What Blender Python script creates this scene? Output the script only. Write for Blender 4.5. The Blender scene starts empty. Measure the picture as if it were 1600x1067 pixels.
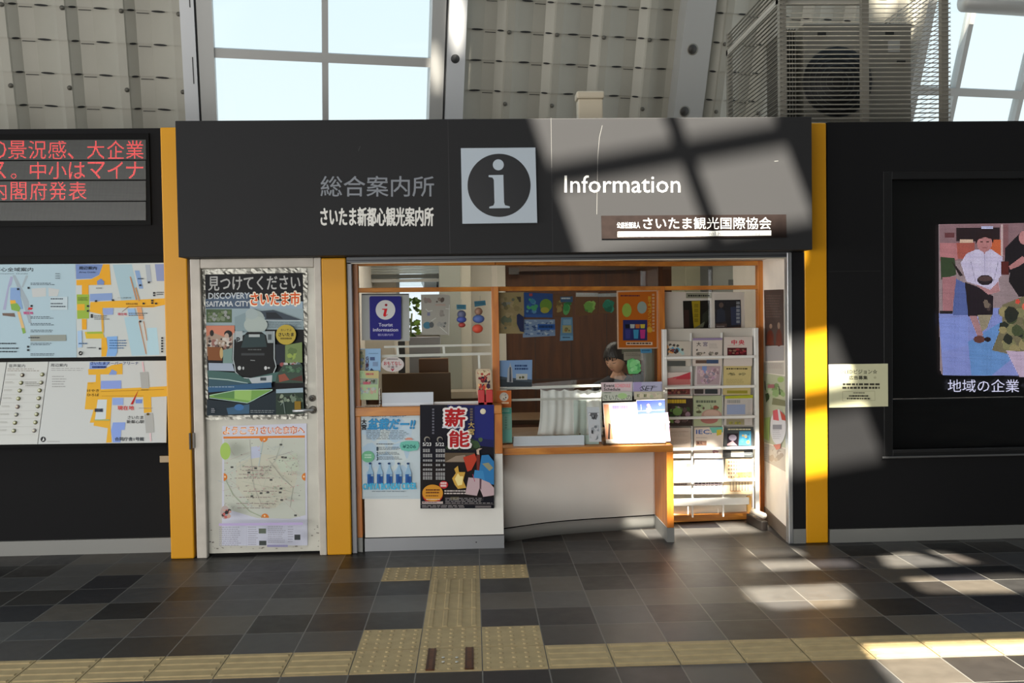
import bpy, bmesh, math, random
from mathutils import Vector, Matrix
random.seed(7)
S = bpy.context.scene
COL = S.collection
rnd = random.Random(11)

# ------------------------------------------------------------ camera
FPX, PITCH, YAW, ROLL, CAMH, CAMD = 1494.5, .02907, .04077, -.01478, 1.6055, 6.435
_f = Vector((math.sin(YAW)*math.cos(PITCH), math.cos(YAW)*math.cos(PITCH), -math.sin(PITCH)))
_r = Vector((math.cos(YAW), -math.sin(YAW), 0)); _u = _r.cross(_f)
CR = _r*math.cos(ROLL)+_u*math.sin(ROLL); CU = -_r*math.sin(ROLL)+_u*math.cos(ROLL); CF = _f
CO = Vector((0, -CAMD, CAMH))
cam = bpy.data.cameras.new('camera'); cam.sensor_width = 36; cam.lens = 36*FPX/1600
cam.clip_start = .05; cam.clip_end = 300
co = bpy.data.objects.new('camera', cam); COL.objects.link(co)
co.matrix_world = Matrix(((CR.x, CU.x, -CF.x, CO.x), (CR.y, CU.y, -CF.y, CO.y), (CR.z, CU.z, -CF.z, CO.z), (0, 0, 0, 1)))
S.camera = co

# ------------------------------------------------------------ light, world, exposure
SUNV = Vector((.05, 1, -1.2)).normalized()
sl = bpy.data.lights.new('sun', 'SUN'); sl.energy = 42; sl.angle = math.radians(.6); sl.color = (1, .93, .8)
so = bpy.data.objects.new('sun', sl); COL.objects.link(so)
so.rotation_euler = SUNV.to_track_quat('-Z', 'Y').to_euler()
wd = bpy.data.worlds.new('sky'); S.world = wd; wd.use_nodes = True
nt = wd.node_tree; nt.nodes.clear()
wo = nt.nodes.new('ShaderNodeOutputWorld'); bg = nt.nodes.new('ShaderNodeBackground')
tc = nt.nodes.new('ShaderNodeTexCoord'); sp = nt.nodes.new('ShaderNodeSeparateXYZ'); cr = nt.nodes.new('ShaderNodeValToRGB')
nt.links.new(tc.outputs['Generated'], sp.inputs[0]); nt.links.new(sp.outputs['Z'], cr.inputs[0])
cr.color_ramp.elements[0].position = 0; cr.color_ramp.elements[0].color = (.95, 1.0, 1.0, 1)
cr.color_ramp.elements[1].position = .7; cr.color_ramp.elements[1].color = (.62, .82, 1.0, 1)
nt.links.new(cr.outputs[0], bg.inputs[0]); nt.links.new(bg.outputs[0], wo.inputs[0]); bg.inputs[1].default_value = 1.2
def area(name, loc, target, sx_, sy_, power, col):
    l = bpy.data.lights.new(name, 'AREA'); l.shape = 'RECTANGLE'; l.size = sx_; l.size_y = sy_; l.energy = power; l.color = col
    o = bpy.data.objects.new(name, l); COL.objects.link(o); o.location = loc
    o.rotation_euler = (Vector(target)-Vector(loc)).to_track_quat('-Z', 'Y').to_euler(); return o
area('overhead_fill', (.5, -5.2, 6.6), (.5, 0, .9), 13, 1.6, 110, (1, .97, .91))  # added soft fill from above, not an actual skylight
area('front_fill', (-3.3, -8.4, 1.45), (.5, .2, 1.1), 9, 2.7, 560, (1, .98, .95))  # added fill from the front, placed clear of the pane reflections
area('side_fill', (-12, -4.5, 1.6), (2.1, .3, 1.2), 4, 2.6, 60, (1, .97, .93)).data.spread = math.radians(64)  # added fill from the left to brighten the alcove wall
area('kiosk_interior_fill', (.3, 1.7, 2.46), (.3, 1.9, 0), 2.0, .3, 26, (1, .92, .8))  # added light to lift the kiosk interior, no fixture modelled
S.view_settings.view_transform = 'Standard'; S.view_settings.look = 'None'
S.view_settings.exposure = 0; S.view_settings.gamma = 1; S.view_settings.use_curve_mapping = False

# ------------------------------------------------------------ helpers: a pixel of the photo to a point of a real plane
def ray(px, py): return CF+CR*((px-800)/FPX)+CU*((533.5-py)/FPX)
def PL(px, py, p0, n):
    d = ray(px, py); return CO+d*((Vector(p0)-CO).dot(n)/d.dot(n))
def W(px, py, Y=0): return PL(px, py, (0, Y, 0), Vector((0, 1, 0)))
def WZ(px, py, z): return PL(px, py, (0, 0, z), Vector((0, 0, 1)))
def lin(h):
    if isinstance(h, str):
        h = h.lstrip('#'); h = [int(h[i:i+2], 16)/255 for i in (0, 2, 4)]
    return tuple((c/12.92 if c <= .04045 else ((c+.055)/1.055)**2.4) for c in h)+(1,)
MC = {}
def mat(col, rough=.55, metal=0, spec=.5, emit=0, bump=0, bscale=40, vary=0, name=None, coat=0):
    key = (col, rough, metal, spec, emit, bump, bscale, vary, coat)
    if key in MC: return MC[key]
    m = bpy.data.materials.new(name or 'surface'); m.use_nodes = True; t = m.node_tree
    b = t.nodes['Principled BSDF']; c = lin(col)
    b.inputs['Base Color'].default_value = c; b.inputs['Roughness'].default_value = rough
    b.inputs['Metallic'].default_value = metal; b.inputs['Specular IOR Level'].default_value = spec
    if coat: b.inputs['Coat Weight'].default_value = coat
    if emit:
        b.inputs['Emission Color'].default_value = c; b.inputs['Emission Strength'].default_value = emit
    if bump or vary:
        tcn = t.nodes.new('ShaderNodeTexCoord')
        n = t.nodes.new('ShaderNodeTexNoise'); n.inputs['Scale'].default_value = bscale; n.inputs['Detail'].default_value = 6
        t.links.new(tcn.outputs['Object'], n.inputs['Vector'])
        if bump:
            bp = t.nodes.new('ShaderNodeBump'); bp.inputs['Strength'].default_value = bump; bp.inputs['Distance'].default_value = .01
            t.links.new(n.outputs['Fac'], bp.inputs['Height']); t.links.new(bp.outputs[0], b.inputs['Normal'])
        if vary:
            r = t.nodes.new('ShaderNodeValToRGB')
            r.color_ramp.elements[0].position = .3; r.color_ramp.elements[1].position = .7
            r.color_ramp.elements[0].color = tuple(x*(1-vary) for x in c[:3])+(1,)
            r.color_ramp.elements[1].color = tuple(min(1, x*(1+vary)) for x in c[:3])+(1,)
            t.links.new(n.outputs['Fac'], r.inputs[0]); t.links.new(r.outputs[0], b.inputs['Base Color'])
    MC[key] = m; return m
def wood(name, c1, c2, rough=.45, scale=(3, 3, 40), axis='Z'):
    m = bpy.data.materials.new(name); m.use_nodes = True; t = m.node_tree; b = t.nodes['Principled BSDF']
    tcn = t.nodes.new('ShaderNodeTexCoord'); mp = t.nodes.new('ShaderNodeMapping'); n = t.nodes.new('ShaderNodeTexNoise')
    mp.inputs['Scale'].default_value = scale; n.inputs['Scale'].default_value = 1.6; n.inputs['Detail'].default_value = 8; n.inputs['Distortion'].default_value = .6
    r = t.nodes.new('ShaderNodeValToRGB'); r.color_ramp.elements[0].position = .3; r.color_ramp.elements[1].position = .72
    r.color_ramp.elements[0].color = lin(c1); r.color_ramp.elements[1].color = lin(c2)
    t.links.new(tcn.outputs['Object'], mp.inputs[0]); t.links.new(mp.outputs[0], n.inputs['Vector'])
    t.links.new(n.outputs['Fac'], r.inputs[0]); t.links.new(r.outputs[0], b.inputs['Base Color']); b.inputs['Roughness'].default_value = rough
    return m
def glass(name, tint=(1, 1, 1), refl=1.0, rough=0.0):
    m = bpy.data.materials.new(name); m.use_nodes = True; t = m.node_tree; t.nodes.clear()
    o = t.nodes.new('ShaderNodeOutputMaterial'); mx = t.nodes.new('ShaderNodeMixShader')
    tr = t.nodes.new('ShaderNodeBsdfTransparent'); tr.inputs[0].default_value = tint+(1,)
    gl = t.nodes.new('ShaderNodeBsdfGlossy'); gl.inputs['Roughness'].default_value = rough; gl.inputs[0].default_value = (refl, refl, refl, 1)
    fr = t.nodes.new('ShaderNodeFresnel'); ge = t.nodes.new('ShaderNodeNewGeometry'); io = t.nodes.new('ShaderNodeMix'); io.data_type = 'FLOAT'
    io.inputs[2].default_value = 1.45; io.inputs[3].default_value = 1/1.45      # both faces of a thin pane reflect alike
    t.links.new(ge.outputs['Backfacing'], io.inputs[0]); t.links.new(io.outputs[0], fr.inputs[0])
    t.links.new(fr.outputs[0], mx.inputs[0]); t.links.new(tr.outputs[0], mx.inputs[1]); t.links.new(gl.outputs[0], mx.inputs[2]); t.links.new(mx.outputs[0], o.inputs[0])
    return m
def tag(o, label=None, cat=None, group=None, kind=None):
    if label: o['label'] = label
    if cat: o['category'] = cat
    if group: o['group'] = group
    if kind: o['kind'] = kind
    return o
def wloc(o):
    v = Vector((0, 0, 0))
    while o: v = v+Vector(o.location); o = o.parent
    return v
def empty(name, loc):
    o = bpy.data.objects.new(name, None); o.empty_display_size = .05; COL.objects.link(o); o.location = loc; return o
class MB:
    def __init__(s): s.v = []; s.f = []; s.m = []; s.mats = []; s.sm = []
    def mi(s, m):
        if m not in s.mats: s.mats.append(m)
        return s.mats.index(m)
    def add(s, vs, fs, m, smooth=False):
        k = len(s.v); s.v += [Vector(v) for v in vs]; i = s.mi(m)
        for f in fs: s.f.append([k+j for j in f]); s.m.append(i); s.sm.append(smooth)
        return s
    def box(s, x0, x1, y0, y1, z0, z1, m):
        return s.hexa([(x0, y0, z0), (x1, y0, z0), (x1, y1, z0), (x0, y1, z0)], [(x0, y0, z1), (x1, y0, z1), (x1, y1, z1), (x0, y1, z1)], m)
    def hexa(s, a, b, m):
        n = len(a)
        return s.add(list(a)+list(b), [list(range(n))[::-1], list(range(n, 2*n))]+[[i, (i+1) % n, n+(i+1) % n, n+i] for i in range(n)], m)
    def slab(s, pts, off, m):            # polygon pushed along a vector
        return s.hexa(pts, [Vector(p)+Vector(off) for p in pts], m)
    def bar(s, p, q, w, h, m, up=(0, 0, 1)):
        p = Vector(p); q = Vector(q); d = (q-p).normalized(); a = d.cross(Vector(up))
        if a.length < 1e-4: a = d.cross(Vector((0, 1, 0)))
        a.normalize(); b = a.cross(d)
        c = [a*w/2*i+b*h/2*j for i, j in ((-1, -1), (1, -1), (1, 1), (-1, 1))]
        return s.hexa([p+x for x in c], [q+x for x in c], m)
    def tube(s, pts, r, m, n=10, caps=True):
        pts = [Vector(p) for p in pts]; rs = r if isinstance(r, (list, tuple)) else [r]*len(pts); rings = []
        k = len(s.v); prev = None
        for i, p in enumerate(pts):
            d = (pts[min(i+1, len(pts)-1)]-pts[max(i-1, 0)]).normalized()
            a = d.cross(Vector((0, 0, 1)))
            if a.length < 1e-3: a = d.cross(Vector((0, 1, 0)))
            a.normalize(); b = a.cross(d)
            for j in range(n):
                t = 2*math.pi*j/n; rings.append(p+(a*math.cos(t)+b*math.sin(t))*rs[i])
        fs = [[i*n+j, i*n+(j+1) % n, (i+1)*n+(j+1) % n, (i+1)*n+j] for i in range(len(pts)-1) for j in range(n)]
        if caps: fs += [list(range(n))[::-1], [(len(pts)-1)*n+j for j in range(n)]]
        return s.add(rings, fs, m, True)
    def cyl(s, c, nrm, r, h, m, n=24): c = Vector(c); return s.tube([c, c+Vector(nrm).normalized()*h], r, m, n)
    def build(s, name, parent=None, bevel=0, label=None):
        me = bpy.data.meshes.new(name); o = wloc(parent) if parent else Vector((0, 0, 0))
        me.from_pydata([v-o for v in s.v], [], s.f)
        for m in s.mats: me.materials.append(m)
        for p, i, sm in zip(me.polygons, s.m, s.sm): p.material_index = i; p.use_smooth = sm
        bm = bmesh.new(); bm.from_mesh(me); bmesh.ops.recalc_face_normals(bm, faces=bm.faces); bm.to_mesh(me); bm.free()
        ob = bpy.data.objects.new(name, me); COL.objects.link(ob)
        if parent: ob.parent = parent
        if bevel:
            md = ob.modifiers.new('bevel', 'BEVEL'); md.width = bevel; md.segments = 2; md.limit_method = 'ANGLE'
        if label: ob['label'] = label
        return ob
_gc = {}
def glyphs(txt, bold=0, shear=0):
    k = (txt, bold, shear)
    if k in _gc: return _gc[k]
    c = bpy.data.curves.new('lettering', 'FONT'); c.body = txt; c.size = 1; c.resolution_u = 2; c.offset = bold; c.shear = shear
    o = bpy.data.objects.new('lettering', c); m = o.to_mesh()
    vs = [(v.co.x, v.co.y) for v in m.vertices]; fs = [list(p.vertices) for p in m.polygons]
    o.to_mesh_clear(); bpy.data.objects.remove(o); bpy.data.curves.remove(c)
    _gc[k] = (vs, fs); return vs, fs
class Art(MB):
    """a flat printed or cut sheet: fn maps drawing coordinates to points of its plane, nrm points out of its face"""
    def __init__(s, fn, nrm, eps=.00015, rough=.5):
        super().__init__(); s.fn = fn; s.nrm = Vector(nrm).normalized(); s.eps = eps; s.l = 0; s.rough = rough; s.kw = {'spec': .15}
    def M(s, c): return c if isinstance(c, bpy.types.Material) else mat(c, s.rough, **s.kw)
    def base(s, pts, c, th=.002):
        a = [s.fn(*p) for p in pts]; s.slab(a, -s.nrm*th, s.M(c)); return s
    def sheet(s, x0, y0, x1, y1, c, th=.002): return s.base([(x0, y0), (x1, y0), (x1, y1), (x0, y1)], c, th)
    def poly(s, pts, c, l=None):
        if l is None: s.l += 1; l = s.l
        o = s.nrm*(l*s.eps); s.add([s.fn(*p)+o for p in pts], [list(range(len(pts)))], s.M(c)); return s
    def rect(s, x0, y0, x1, y1, c, l=None): return s.poly([(x0, y0), (x1, y0), (x1, y1), (x0, y1)], c, l)
    def ell(s, cx, cy, rx, ry, c, l=None, n=28, a0=0, a1=360):
        return s.poly([(cx+rx*math.cos(math.radians(a0+(a1-a0)*i/n)), cy+ry*math.sin(math.radians(a0+(a1-a0)*i/n))) for i in range(n if a1-a0 == 360 else n+1)], c, l)
    def line(s, pts, w, c, l=None):
        if l is None: s.l += 1; l = s.l
        for (ax, ay), (bx, by) in zip(pts, pts[1:]):
            l += .07
            d = math.hypot(bx-ax, by-ay) or 1; nx, ny = -(by-ay)/d*w/2, (bx-ax)/d*w/2
            s.poly([(ax+nx, ay+ny), (bx+nx, by+ny), (bx-nx, by-ny), (ax-nx, ay-ny)], c, l)
        return s
    def text(s, t, x0, y0, x1, y1, c, bold=0, shear=0, l=None, tilt=0):
        vs, fs = glyphs(t, 0, shear)
        if not vs: return s
        xs = [v[0] for v in vs]; ys = [v[1] for v in vs]; ax, bx, ay, by = min(xs), max(xs), min(ys), max(ys)
        if l is None: s.l += 1; l = s.l
        o = s.nrm*(l*s.eps); bb = max(0, bold)*1.1; k = (y1-y0)/((by-ay) or 1)*bb; kx = math.copysign(k, x1-x0)
        for dx, dy in ([(0, 0)] if not bb else [(0, 0), (-kx, 0), (kx, 0), (0, -k), (0, k)]+([(.7*a*kx, .7*b*k) for a in (-1, 1) for b in (-1, 1)] if bb > .03 else [])):
            P = []
            for x, y in vs:
                u = (x-ax)/((bx-ax) or 1); P.append(s.fn(x0+dx+(x1-x0)*u, y1+dy+(y0-y1)*(y-ay)/((by-ay) or 1)+tilt*u)+o)
            s.add(P, fs, s.M(c)); o = o+s.nrm*.000012
        return s
    def vtext(s, t, x0, y0, x1, y1, c, bold=0, gap=.12):
        h = (y1-y0)/len(t); s.l += 1; l = s.l
        for i, ch in enumerate(t): s.text(ch, x0, y0+h*i, x1, y0+h*(i+1-gap), c, bold, 0, l)
        return s
    def fine(s, x0, y0, x1, y1, n, c, fill=.45, ragged=.25, gap=.2):
        s.l += 1; l = s.l; h = (y1-y0)/n
        for i in range(n):
            x = x0; e = x1-(x1-x0)*ragged*rnd.random()
            while x < e:
                w = min((x1-x0)*(.04+.10*rnd.random()), e-x)
                s.rect(x, y0+h*i, x+w, y0+h*(i+fill), c, l); x += w+(x1-x0)*.015*(1+gap*5*rnd.random())
        return s
    def blobs(s, x0, y0, x1, y1, n, cols, r0, r1, squash=1):
        s.l += 1; l = s.l
        for i in range(n):
            r = r0+(r1-r0)*rnd.random(); cx = x0+r+(x1-x0-2*r)*rnd.random(); cy = y0+r*squash+(y1-y0-2*r*squash)*rnd.random()
            k = rnd.randint(5, 8); ph = rnd.random()*6
            s.poly([(cx+r*(.7+.3*rnd.random())*math.cos(ph+6.283*j/k), cy+r*squash*(.7+.3*rnd.random())*math.sin(ph+6.283*j/k)) for j in range(k)], rnd.choice(cols), l+i*.06); s.l += int(n*.06)
        return s
def crop(x0, y0, x1, w):          # drawing coordinates of an enlarged view of the photo
    k = (x1-x0)/w; return lambda a, b: (x0+a*k, y0+b*k)
def onY(Y, cv=None):
    return (lambda a, b: W(*(cv(a, b) if cv else (a, b)), Y))
def onP(p0, n, cv=None):
    n = Vector(n).normalized(); return (lambda a, b: PL(*(cv(a, b) if cv else (a, b)), p0, n))
FRONT = (0, -1, 0)

# ------------------------------------------------------------ common materials
BLACK = mat('1d1d1e', .62, 0, .04, bump=.02, bscale=6, name='black_panel')
DARK = mat('0a0a0a', .5, 0, .08, name='dark_recess')
YELLOW = mat('c98d14', .42, 0, .25, name='yellow_paint')
STEEL = mat('8f9194', .42, .75, .5, bump=.02, bscale=30, name='brushed_steel')
KICK = mat('7c7c78', .5, .2, .5, name='grey_kick_plate')
WHITE = mat('d9d7d0', .5, 0, .4, vary=.04, bscale=3, name='white_laminate')
OFFW = mat('eee6da', .55, vary=.06, bscale=4, name='off_white_paint')
SILVER = mat('b5b7b8', .35, .8, name='aluminium')
ORANGE = wood('orange_wood', '9c5216', 'c07828', .4, (14, 14, 2))
ORANGEH = wood('orange_wood_across', '9c5a1c', 'c88534', .4, (2, 14, 14))
BROWN = wood('brown_wood_panel', '3c1e08', '56300f', .75, (10, 10, 1.2))
BSIL = mat('d8d8d4', .4, .1, name='white_enamel_rail')
GREYM = mat('9a988f', .5, 0, name='grey_enamel')
# ------------------------------------------------------------ floor
FX, FY = -.5807, -2.172             # a corner of the tile grid
def floor_mat():
    m = bpy.data.materials.new('floor_tiles'); m.use_nodes = True; t = m.node_tree; b = t.nodes['Principled BSDF']; N = t.nodes.new; L = t.links.new
    tcn = N('ShaderNodeTexCoord'); mp = N('ShaderNodeVectorMath'); mp.operation = 'SUBTRACT'; mp.inputs[1].default_value = (FX, FY, 0)
    sc = N('ShaderNodeVectorMath'); sc.operation = 'DIVIDE'; sc.inputs[1].default_value = (.3, .3, 1)
    L(tcn.outputs['Object'], mp.inputs[0]); L(mp.outputs[0], sc.inputs[0])
    fl = N('ShaderNodeVectorMath'); fl.operation = 'FLOOR'; fr = N('ShaderNodeVectorMath'); fr.operation = 'FRACTION'
    L(sc.outputs[0], fl.inputs[0]); L(sc.outputs[0], fr.inputs[0])
    wn = N('ShaderNodeTexWhiteNoise'); wn.noise_dimensions = '2D'; L(fl.outputs[0], wn.inputs['Vector'])
    r = N('ShaderNodeValToRGB'); r.color_ramp.interpolation = 'CONSTANT'
    cols = ['181716', '232221', '363534', '403e3b', '25221f', '36322f', '443f38', '1d1c1e']
    while len(r.color_ramp.elements) < len(cols): r.color_ramp.elements.new(.5)
    for i, c in enumerate(cols): r.color_ramp.elements[i].position = i/len(cols); r.color_ramp.elements[i].color = lin(c)
    L(wn.outputs['Value'], r.inputs[0])
    # joints
    s2 = N('ShaderNodeSeparateXYZ'); L(fr.outputs[0], s2.inputs[0])
    def edge(sock):
        a = N('ShaderNodeMath'); a.operation = 'SUBTRACT'; L(sock, a.inputs[0]); a.inputs[1].default_value = .5
        c = N('ShaderNodeMath'); c.operation = 'ABSOLUTE'; L(a.outputs[0], c.inputs[0])
        d = N('ShaderNodeMath'); d.operation = 'GREATER_THAN'; L(c.outputs[0], d.inputs[0]); d.inputs[1].default_value = .4895; return d
    ex, ey = edge(s2.outputs['X']), edge(s2.outputs['Y'])
    mx = N('ShaderNodeMath'); mx.operation = 'MAXIMUM'; L(ex.outputs[0], mx.inputs[0]); L(ey.outputs[0], mx.inputs[1])
    ns = N('ShaderNodeTexNoise'); ns.inputs['Scale'].default_value = 12; ns.inputs['Detail'].default_value = 8; L(tcn.outputs['Object'], ns.inputs['Vector'])
    mr = N('ShaderNodeMapRange'); mr.inputs[3].default_value = .75; mr.inputs[4].default_value = 1.25; L(ns.outputs['Fac'], mr.inputs[0])
    mul = N('ShaderNodeMix'); mul.data_type = 'RGBA'; mul.blend_type = 'MULTIPLY'; mul.inputs[0].default_value = 1
    L(r.outputs[0], mul.inputs[6]); L(mr.outputs[0], mul.inputs[7])
    mj = N('ShaderNodeMix'); mj.data_type = 'RGBA'; L(mx.outputs[0], mj.inputs[0]); L(mul.outputs[2], mj.inputs[6]); mj.inputs[7].default_value = lin('5a5853')
    L(mj.outputs[2], b.inputs['Base Color']); b.inputs['Specular IOR Level'].default_value = .3
    rr = N('ShaderNodeMapRange'); rr.inputs[3].default_value = .36; rr.inputs[4].default_value = .52; L(ns.outputs['Fac'], rr.inputs[0]); L(rr.outputs[0], b.inputs['Roughness'])
    bp = N('ShaderNodeBump'); bp.inputs['Strength'].default_value = .25; bp.inputs['Distance'].default_value = .002; bp.invert = True; L(mx.outputs[0], bp.inputs['Height']); L(bp.outputs[0], b.inputs['Normal'])
    return m
tag(MB().box(-9, 10, -12, 5, -.12, 0, floor_mat()).build('floor'), kind='structure')

# ------------------------------------------------------------ walls
def struct(mb, name, bevel=0): return tag(mb.build(name, None, bevel), kind='structure')
ztop = 2.872
m = MB(); m.box(-7.5, -2.045, .218, .35, .1, 2.905, BLACK); struct(m, 'wall_left')
m = MB(); m.box(-7.5, -2.045, .195, .34, 0, .1, KICK); struct(m, 'baseboard_left')
xr = 2.425
pS = [W(1380, 268), W(1380, 716)]
sx0, sz1, sz0 = pS[0].x, pS[0].z, pS[1].z
m = MB(); m.box(xr, sx0, 0, .15, .1, ztop, BLACK); m.box(sx0, 5.4, 0, .15, .1, sz0, BLACK); m.box(sx0, 5.4, 0, .15, sz1, ztop, BLACK)
m.box(5.4, 8, 0, .15, .1, ztop, BLACK); m.box(xr, 8, .15, .3, .1, ztop, BLACK); struct(m, 'wall_right')
m = MB(); m.box(xr+.005, 8, -.004, .16, 0, .092, KICK); struct(m, 'baseboard_right')
m = MB(); m.box(xr+.002, sx0-.02, -.001, .02, 1.857, 1.863, mat('050505')); struct(m, 'trim_1')
def pillar(x0, x1, label, zt=2.868):
    o = MB().box(x0, x1, 0, .22, 0, zt, YELLOW).build('pillar', None, .008); return tag(o, label, 'pillar', 'yellow pillars of the kiosk front')
pillar(-2.04, -1.885, 'yellow square pillar between the map boards and the white door')
pillar(-1.002, -.84, 'short yellow square pillar between the white door and the glazed counter', 1.995)
pillar(2.262, 2.418, 'yellow square pillar right of the alcove, beside the white notice')
# black post with grey foot
m = MB(); m.box(2.172, 2.262, .002, .09, .1, 1.995, BLACK); m.box(2.172, 2.262, 0, .09, 0, .1, KICK); m.box(2.176, 2.258, .001, .01, .988, .994, mat('5a5a5a')); struct(m, 'trim_2')
m = MB(); m.box(2.142, 2.172, -.004, .06, 0, 1.995, SILVER); struct(m, 'trim_3', .004)
m = MB(); m.box(-.838, -.805, .03, .16, 0, 1.985, mat('85868a', .5, .4)); struct(m, 'trim_4', .004)
# alcove side wall, slightly splayed
m = MB(); m.hexa([(2.15, .06, .1), (2.235, .06, .1), (2.29, .9, .1), (2.225, .9, .1)], [(2.15, .06, 1.995), (2.235, .06, 1.995), (2.29, .9, 1.995), (2.225, .9, 1.995)], OFFW); struct(m, 'wall_alcove')
m = MB(); m.hexa([(2.144, .062, 0), (2.235, .062, 0), (2.29, .9, 0), (2.22, .9, 0)], [(2.144, .062, .1), (2.235, .062, .1), (2.29, .9, .1), (2.22, .9, .1)], mat('6d6257', .5)); struct(m, 'baseboard_alcove')

# header above the counter behind the sign, soffit, shutter track
m = MB(); m.box(-1.884, 2.261, .0, .12, 1.998, 2.86, BLACK); m.box(-2.0, 4.3, .16, 3.3, 2.78, 2.86, mat('3a3a3a')); struct(m, 'wall_header')
m = MB(); m.box(-.84, 2.262, .05, .9, 1.985, 1.997, OFFW); struct(m, 'ceiling_alcove')
m = MB(); m.box(-.835, 2.17, .005, .03, 1.962, 1.997, mat('56585b', .5, .5)); m.box(-.835, 2.17, .004, .012, 1.974, 1.978, DARK); m.box(-.835, 2.17, .03, .06, 1.955, 1.99, mat('b9b2a2', .5)); struct(m, 'trim_5')

# ------------------------------------------------------------ door
DZ = 1.9985
d = empty('door_1', (-1.43, .0, 0)); tag(d, kind='structure')
m = MB(); FRM = mat('b4ada2', .5, vary=.1, bscale=9, name='worn_door_frame')
m.box(-1.868, -1.80, .0, .12, 0, DZ, FRM); m.box(-1.052, -1.004, .0, .12, 0, DZ, FRM); m.box(-1.80, -1.052, .001, .12, 1.935, DZ, FRM)
m.build('door_frame', d, .006)
LEAF = mat('bdbbb0', .5, 0, .4, vary=.09, bscale=5, name='worn_door_leaf')
m = MB(); m.box(-1.80, -1.052, .045, .085, .02, 1.935, LEAF); lf = m.build('door_leaf', d, .003)
a = Art(onY(.0445), FRONT); a.blobs(308, 815, 345, 850, 9, ['75706a', '8d8880', '67625c'], 1, 3, .6); a.blobs(484, 820, 500, 855, 8, ['7a756c', '8d8880'], 1, 2.4, .6); a.blobs(330, 852, 480, 858, 16, ['8d8880', '7a756c', 'a39d92'], 1, 3, .4); a.blobs(304, 410, 470, 420, 8, ['8d8377', '9f9586'], 1, 2.5, .5)
a.build('paint_chips', d)
hp = W(489, 640, .045); m = MB()
m.cyl(hp, (0, -1, 0), .026, .012, mat('8b8780', .35, .7)); m.tube([hp+Vector((0, -.01, 0)), hp+Vector((0, -.05, 0))], .01, SILVER)
m.tube([hp+Vector((.005, -.05, 0)), hp+Vector((-.06, -.055, 0)), hp+Vector((-.125, -.05, -.002))], [.011, .012, .011], SILVER); m.build('door_handle', d)
kp = W(488, 622, .045); m = MB(); m.cyl(kp, (0, -1, 0), .022, .014, mat('8b8780', .35, .7)); m.cyl(kp+Vector((0, -.014, 0)), (0, -1, 0), .011, .006, mat('5d5a55', .4, .7)); m.build('lock_cylinder', d)
m = MB()
for py in (688,): 
    p = W(299, py, .0); m.box(p.x-.012, p.x-.002, -.012, .0, p.z-.06, p.z+.05, mat('33302c', .5, .4)); m.box(p.x+.012, p.x+.024, -.01, .002, p.z-.05, p.z+.05, mat('4a4742', .4, .5))
m.build('hinge', d)
m = MB(); m.box(-1.80, -1.052, .06, .09, 0, .02, DARK); m.build('door_gap', d)

# ------------------------------------------------------------ main sign
SY = -.2
sg = empty('fascia_sign', ((-1.88+2.246)/2, SY, 1.998)); tag(sg, 'long black information fascia sign over the kiosk with white lettering and round i symbol', 'sign')
SIGNM = bpy.data.materials.new('satin_black_sheet'); SIGNM.use_nodes = True; b = SIGNM.node_tree.nodes['Principled BSDF']
b.inputs['Base Color'].default_value = (.026, .026, .027, 1); b.inputs['Roughness'].default_value = .6; b.inputs['Specular IOR Level'].default_value = .06
_t = SIGNM.node_tree; _tc = _t.nodes.new('ShaderNodeTexCoord'); _n = _t.nodes.new('ShaderNodeTexNoise'); _n.inputs['Scale'].default_value = 4; _n.inputs['Detail'].default_value = 9
_mr = _t.nodes.new('ShaderNodeMapRange'); _mr.inputs[3].default_value = .47; _mr.inputs[4].default_value = .57
_t.links.new(_tc.outputs['Object'], _n.inputs['Vector']); _t.links.new(_n.outputs['Fac'], _mr.inputs[0]); _t.links.new(_mr.outputs[0], b.inputs['Roughness'])
m = MB(); m.box(-1.88, 2.246, SY, -.002, 1.998, 2.869, SIGNM); m.build('sign_box', sg, .004)
for x in (700, 861): m = MB(); p = W(x, 200, SY); m.box(p.x-.0012, p.x+.0012, SY-.0004, SY+.002, 2.0, 2.868, mat('2a2a2c')); m.build('panel_seam', sg)
a = Art(onY(SY-.001), FRONT); a.text('総合案内所', 501, 275, 678, 307, '7e8288', .006); a.build('grey_lettering', sg, label='grey Japanese lettering, larger upper line')
a = Art(onY(SY-.001), FRONT); a.text('さいたま新都心観光案内所', 501, 324, 677, 353, 'd4d2cc', .02); a.build('white_lettering', sg, label='white Japanese lettering, smaller lower line')
a = Art(onY(SY-.001), FRONT); a.text('Information', 882, 274, 1063, 301, 'c9c8c4'); a.build('latin_lettering', sg, label='large white word Information')
a = Art(onY(SY-.018), FRONT); a.base([(720, 231.5), (836.5, 230.5), (839.5, 348), (722.5, 349.5)], mat('aab4bd', .4), .017)
CZ = (779.8, 289.6)
a.ell(CZ[0], CZ[1], 49.3, 49.4, mat('1b1c1f', .4), n=56); WI = mat('aab4bd', .4)
a.ell(778.6, 257.5, 8.6, 8.6, WI, 2)
a.poly([(763.5, 276.5), (763.5, 273.7), (786.5, 273.2), (787.6, 316), (789, 320.5), (796.5, 322.5), (796.5, 325), (764.5, 325.5), (764.5, 323), (771, 321), (772.6, 317), (771.6, 281), (769.5, 277.5)], WI, 2)
a.build('information_symbol', sg, label='pale square with black disc and serif letter i')
a = Art(onY(SY-.008), FRONT); a.base([(939.5, 337), (1228.5, 335), (1229, 371), (940.5, 373)], mat('1d1614', .5, spec=.1, vary=.2, bscale=20), .007)
a.text('公益社団法人', 964, 347, 1000, 356.5, 'e6e4e0'); a.text('さいたま観光国際協会', 1005, 339.5, 1205, 358, 'f2f0ec')
a.poly([(965, 362), (1205, 360), (1205, 368), (965, 370)], 'efeee8')
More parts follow.
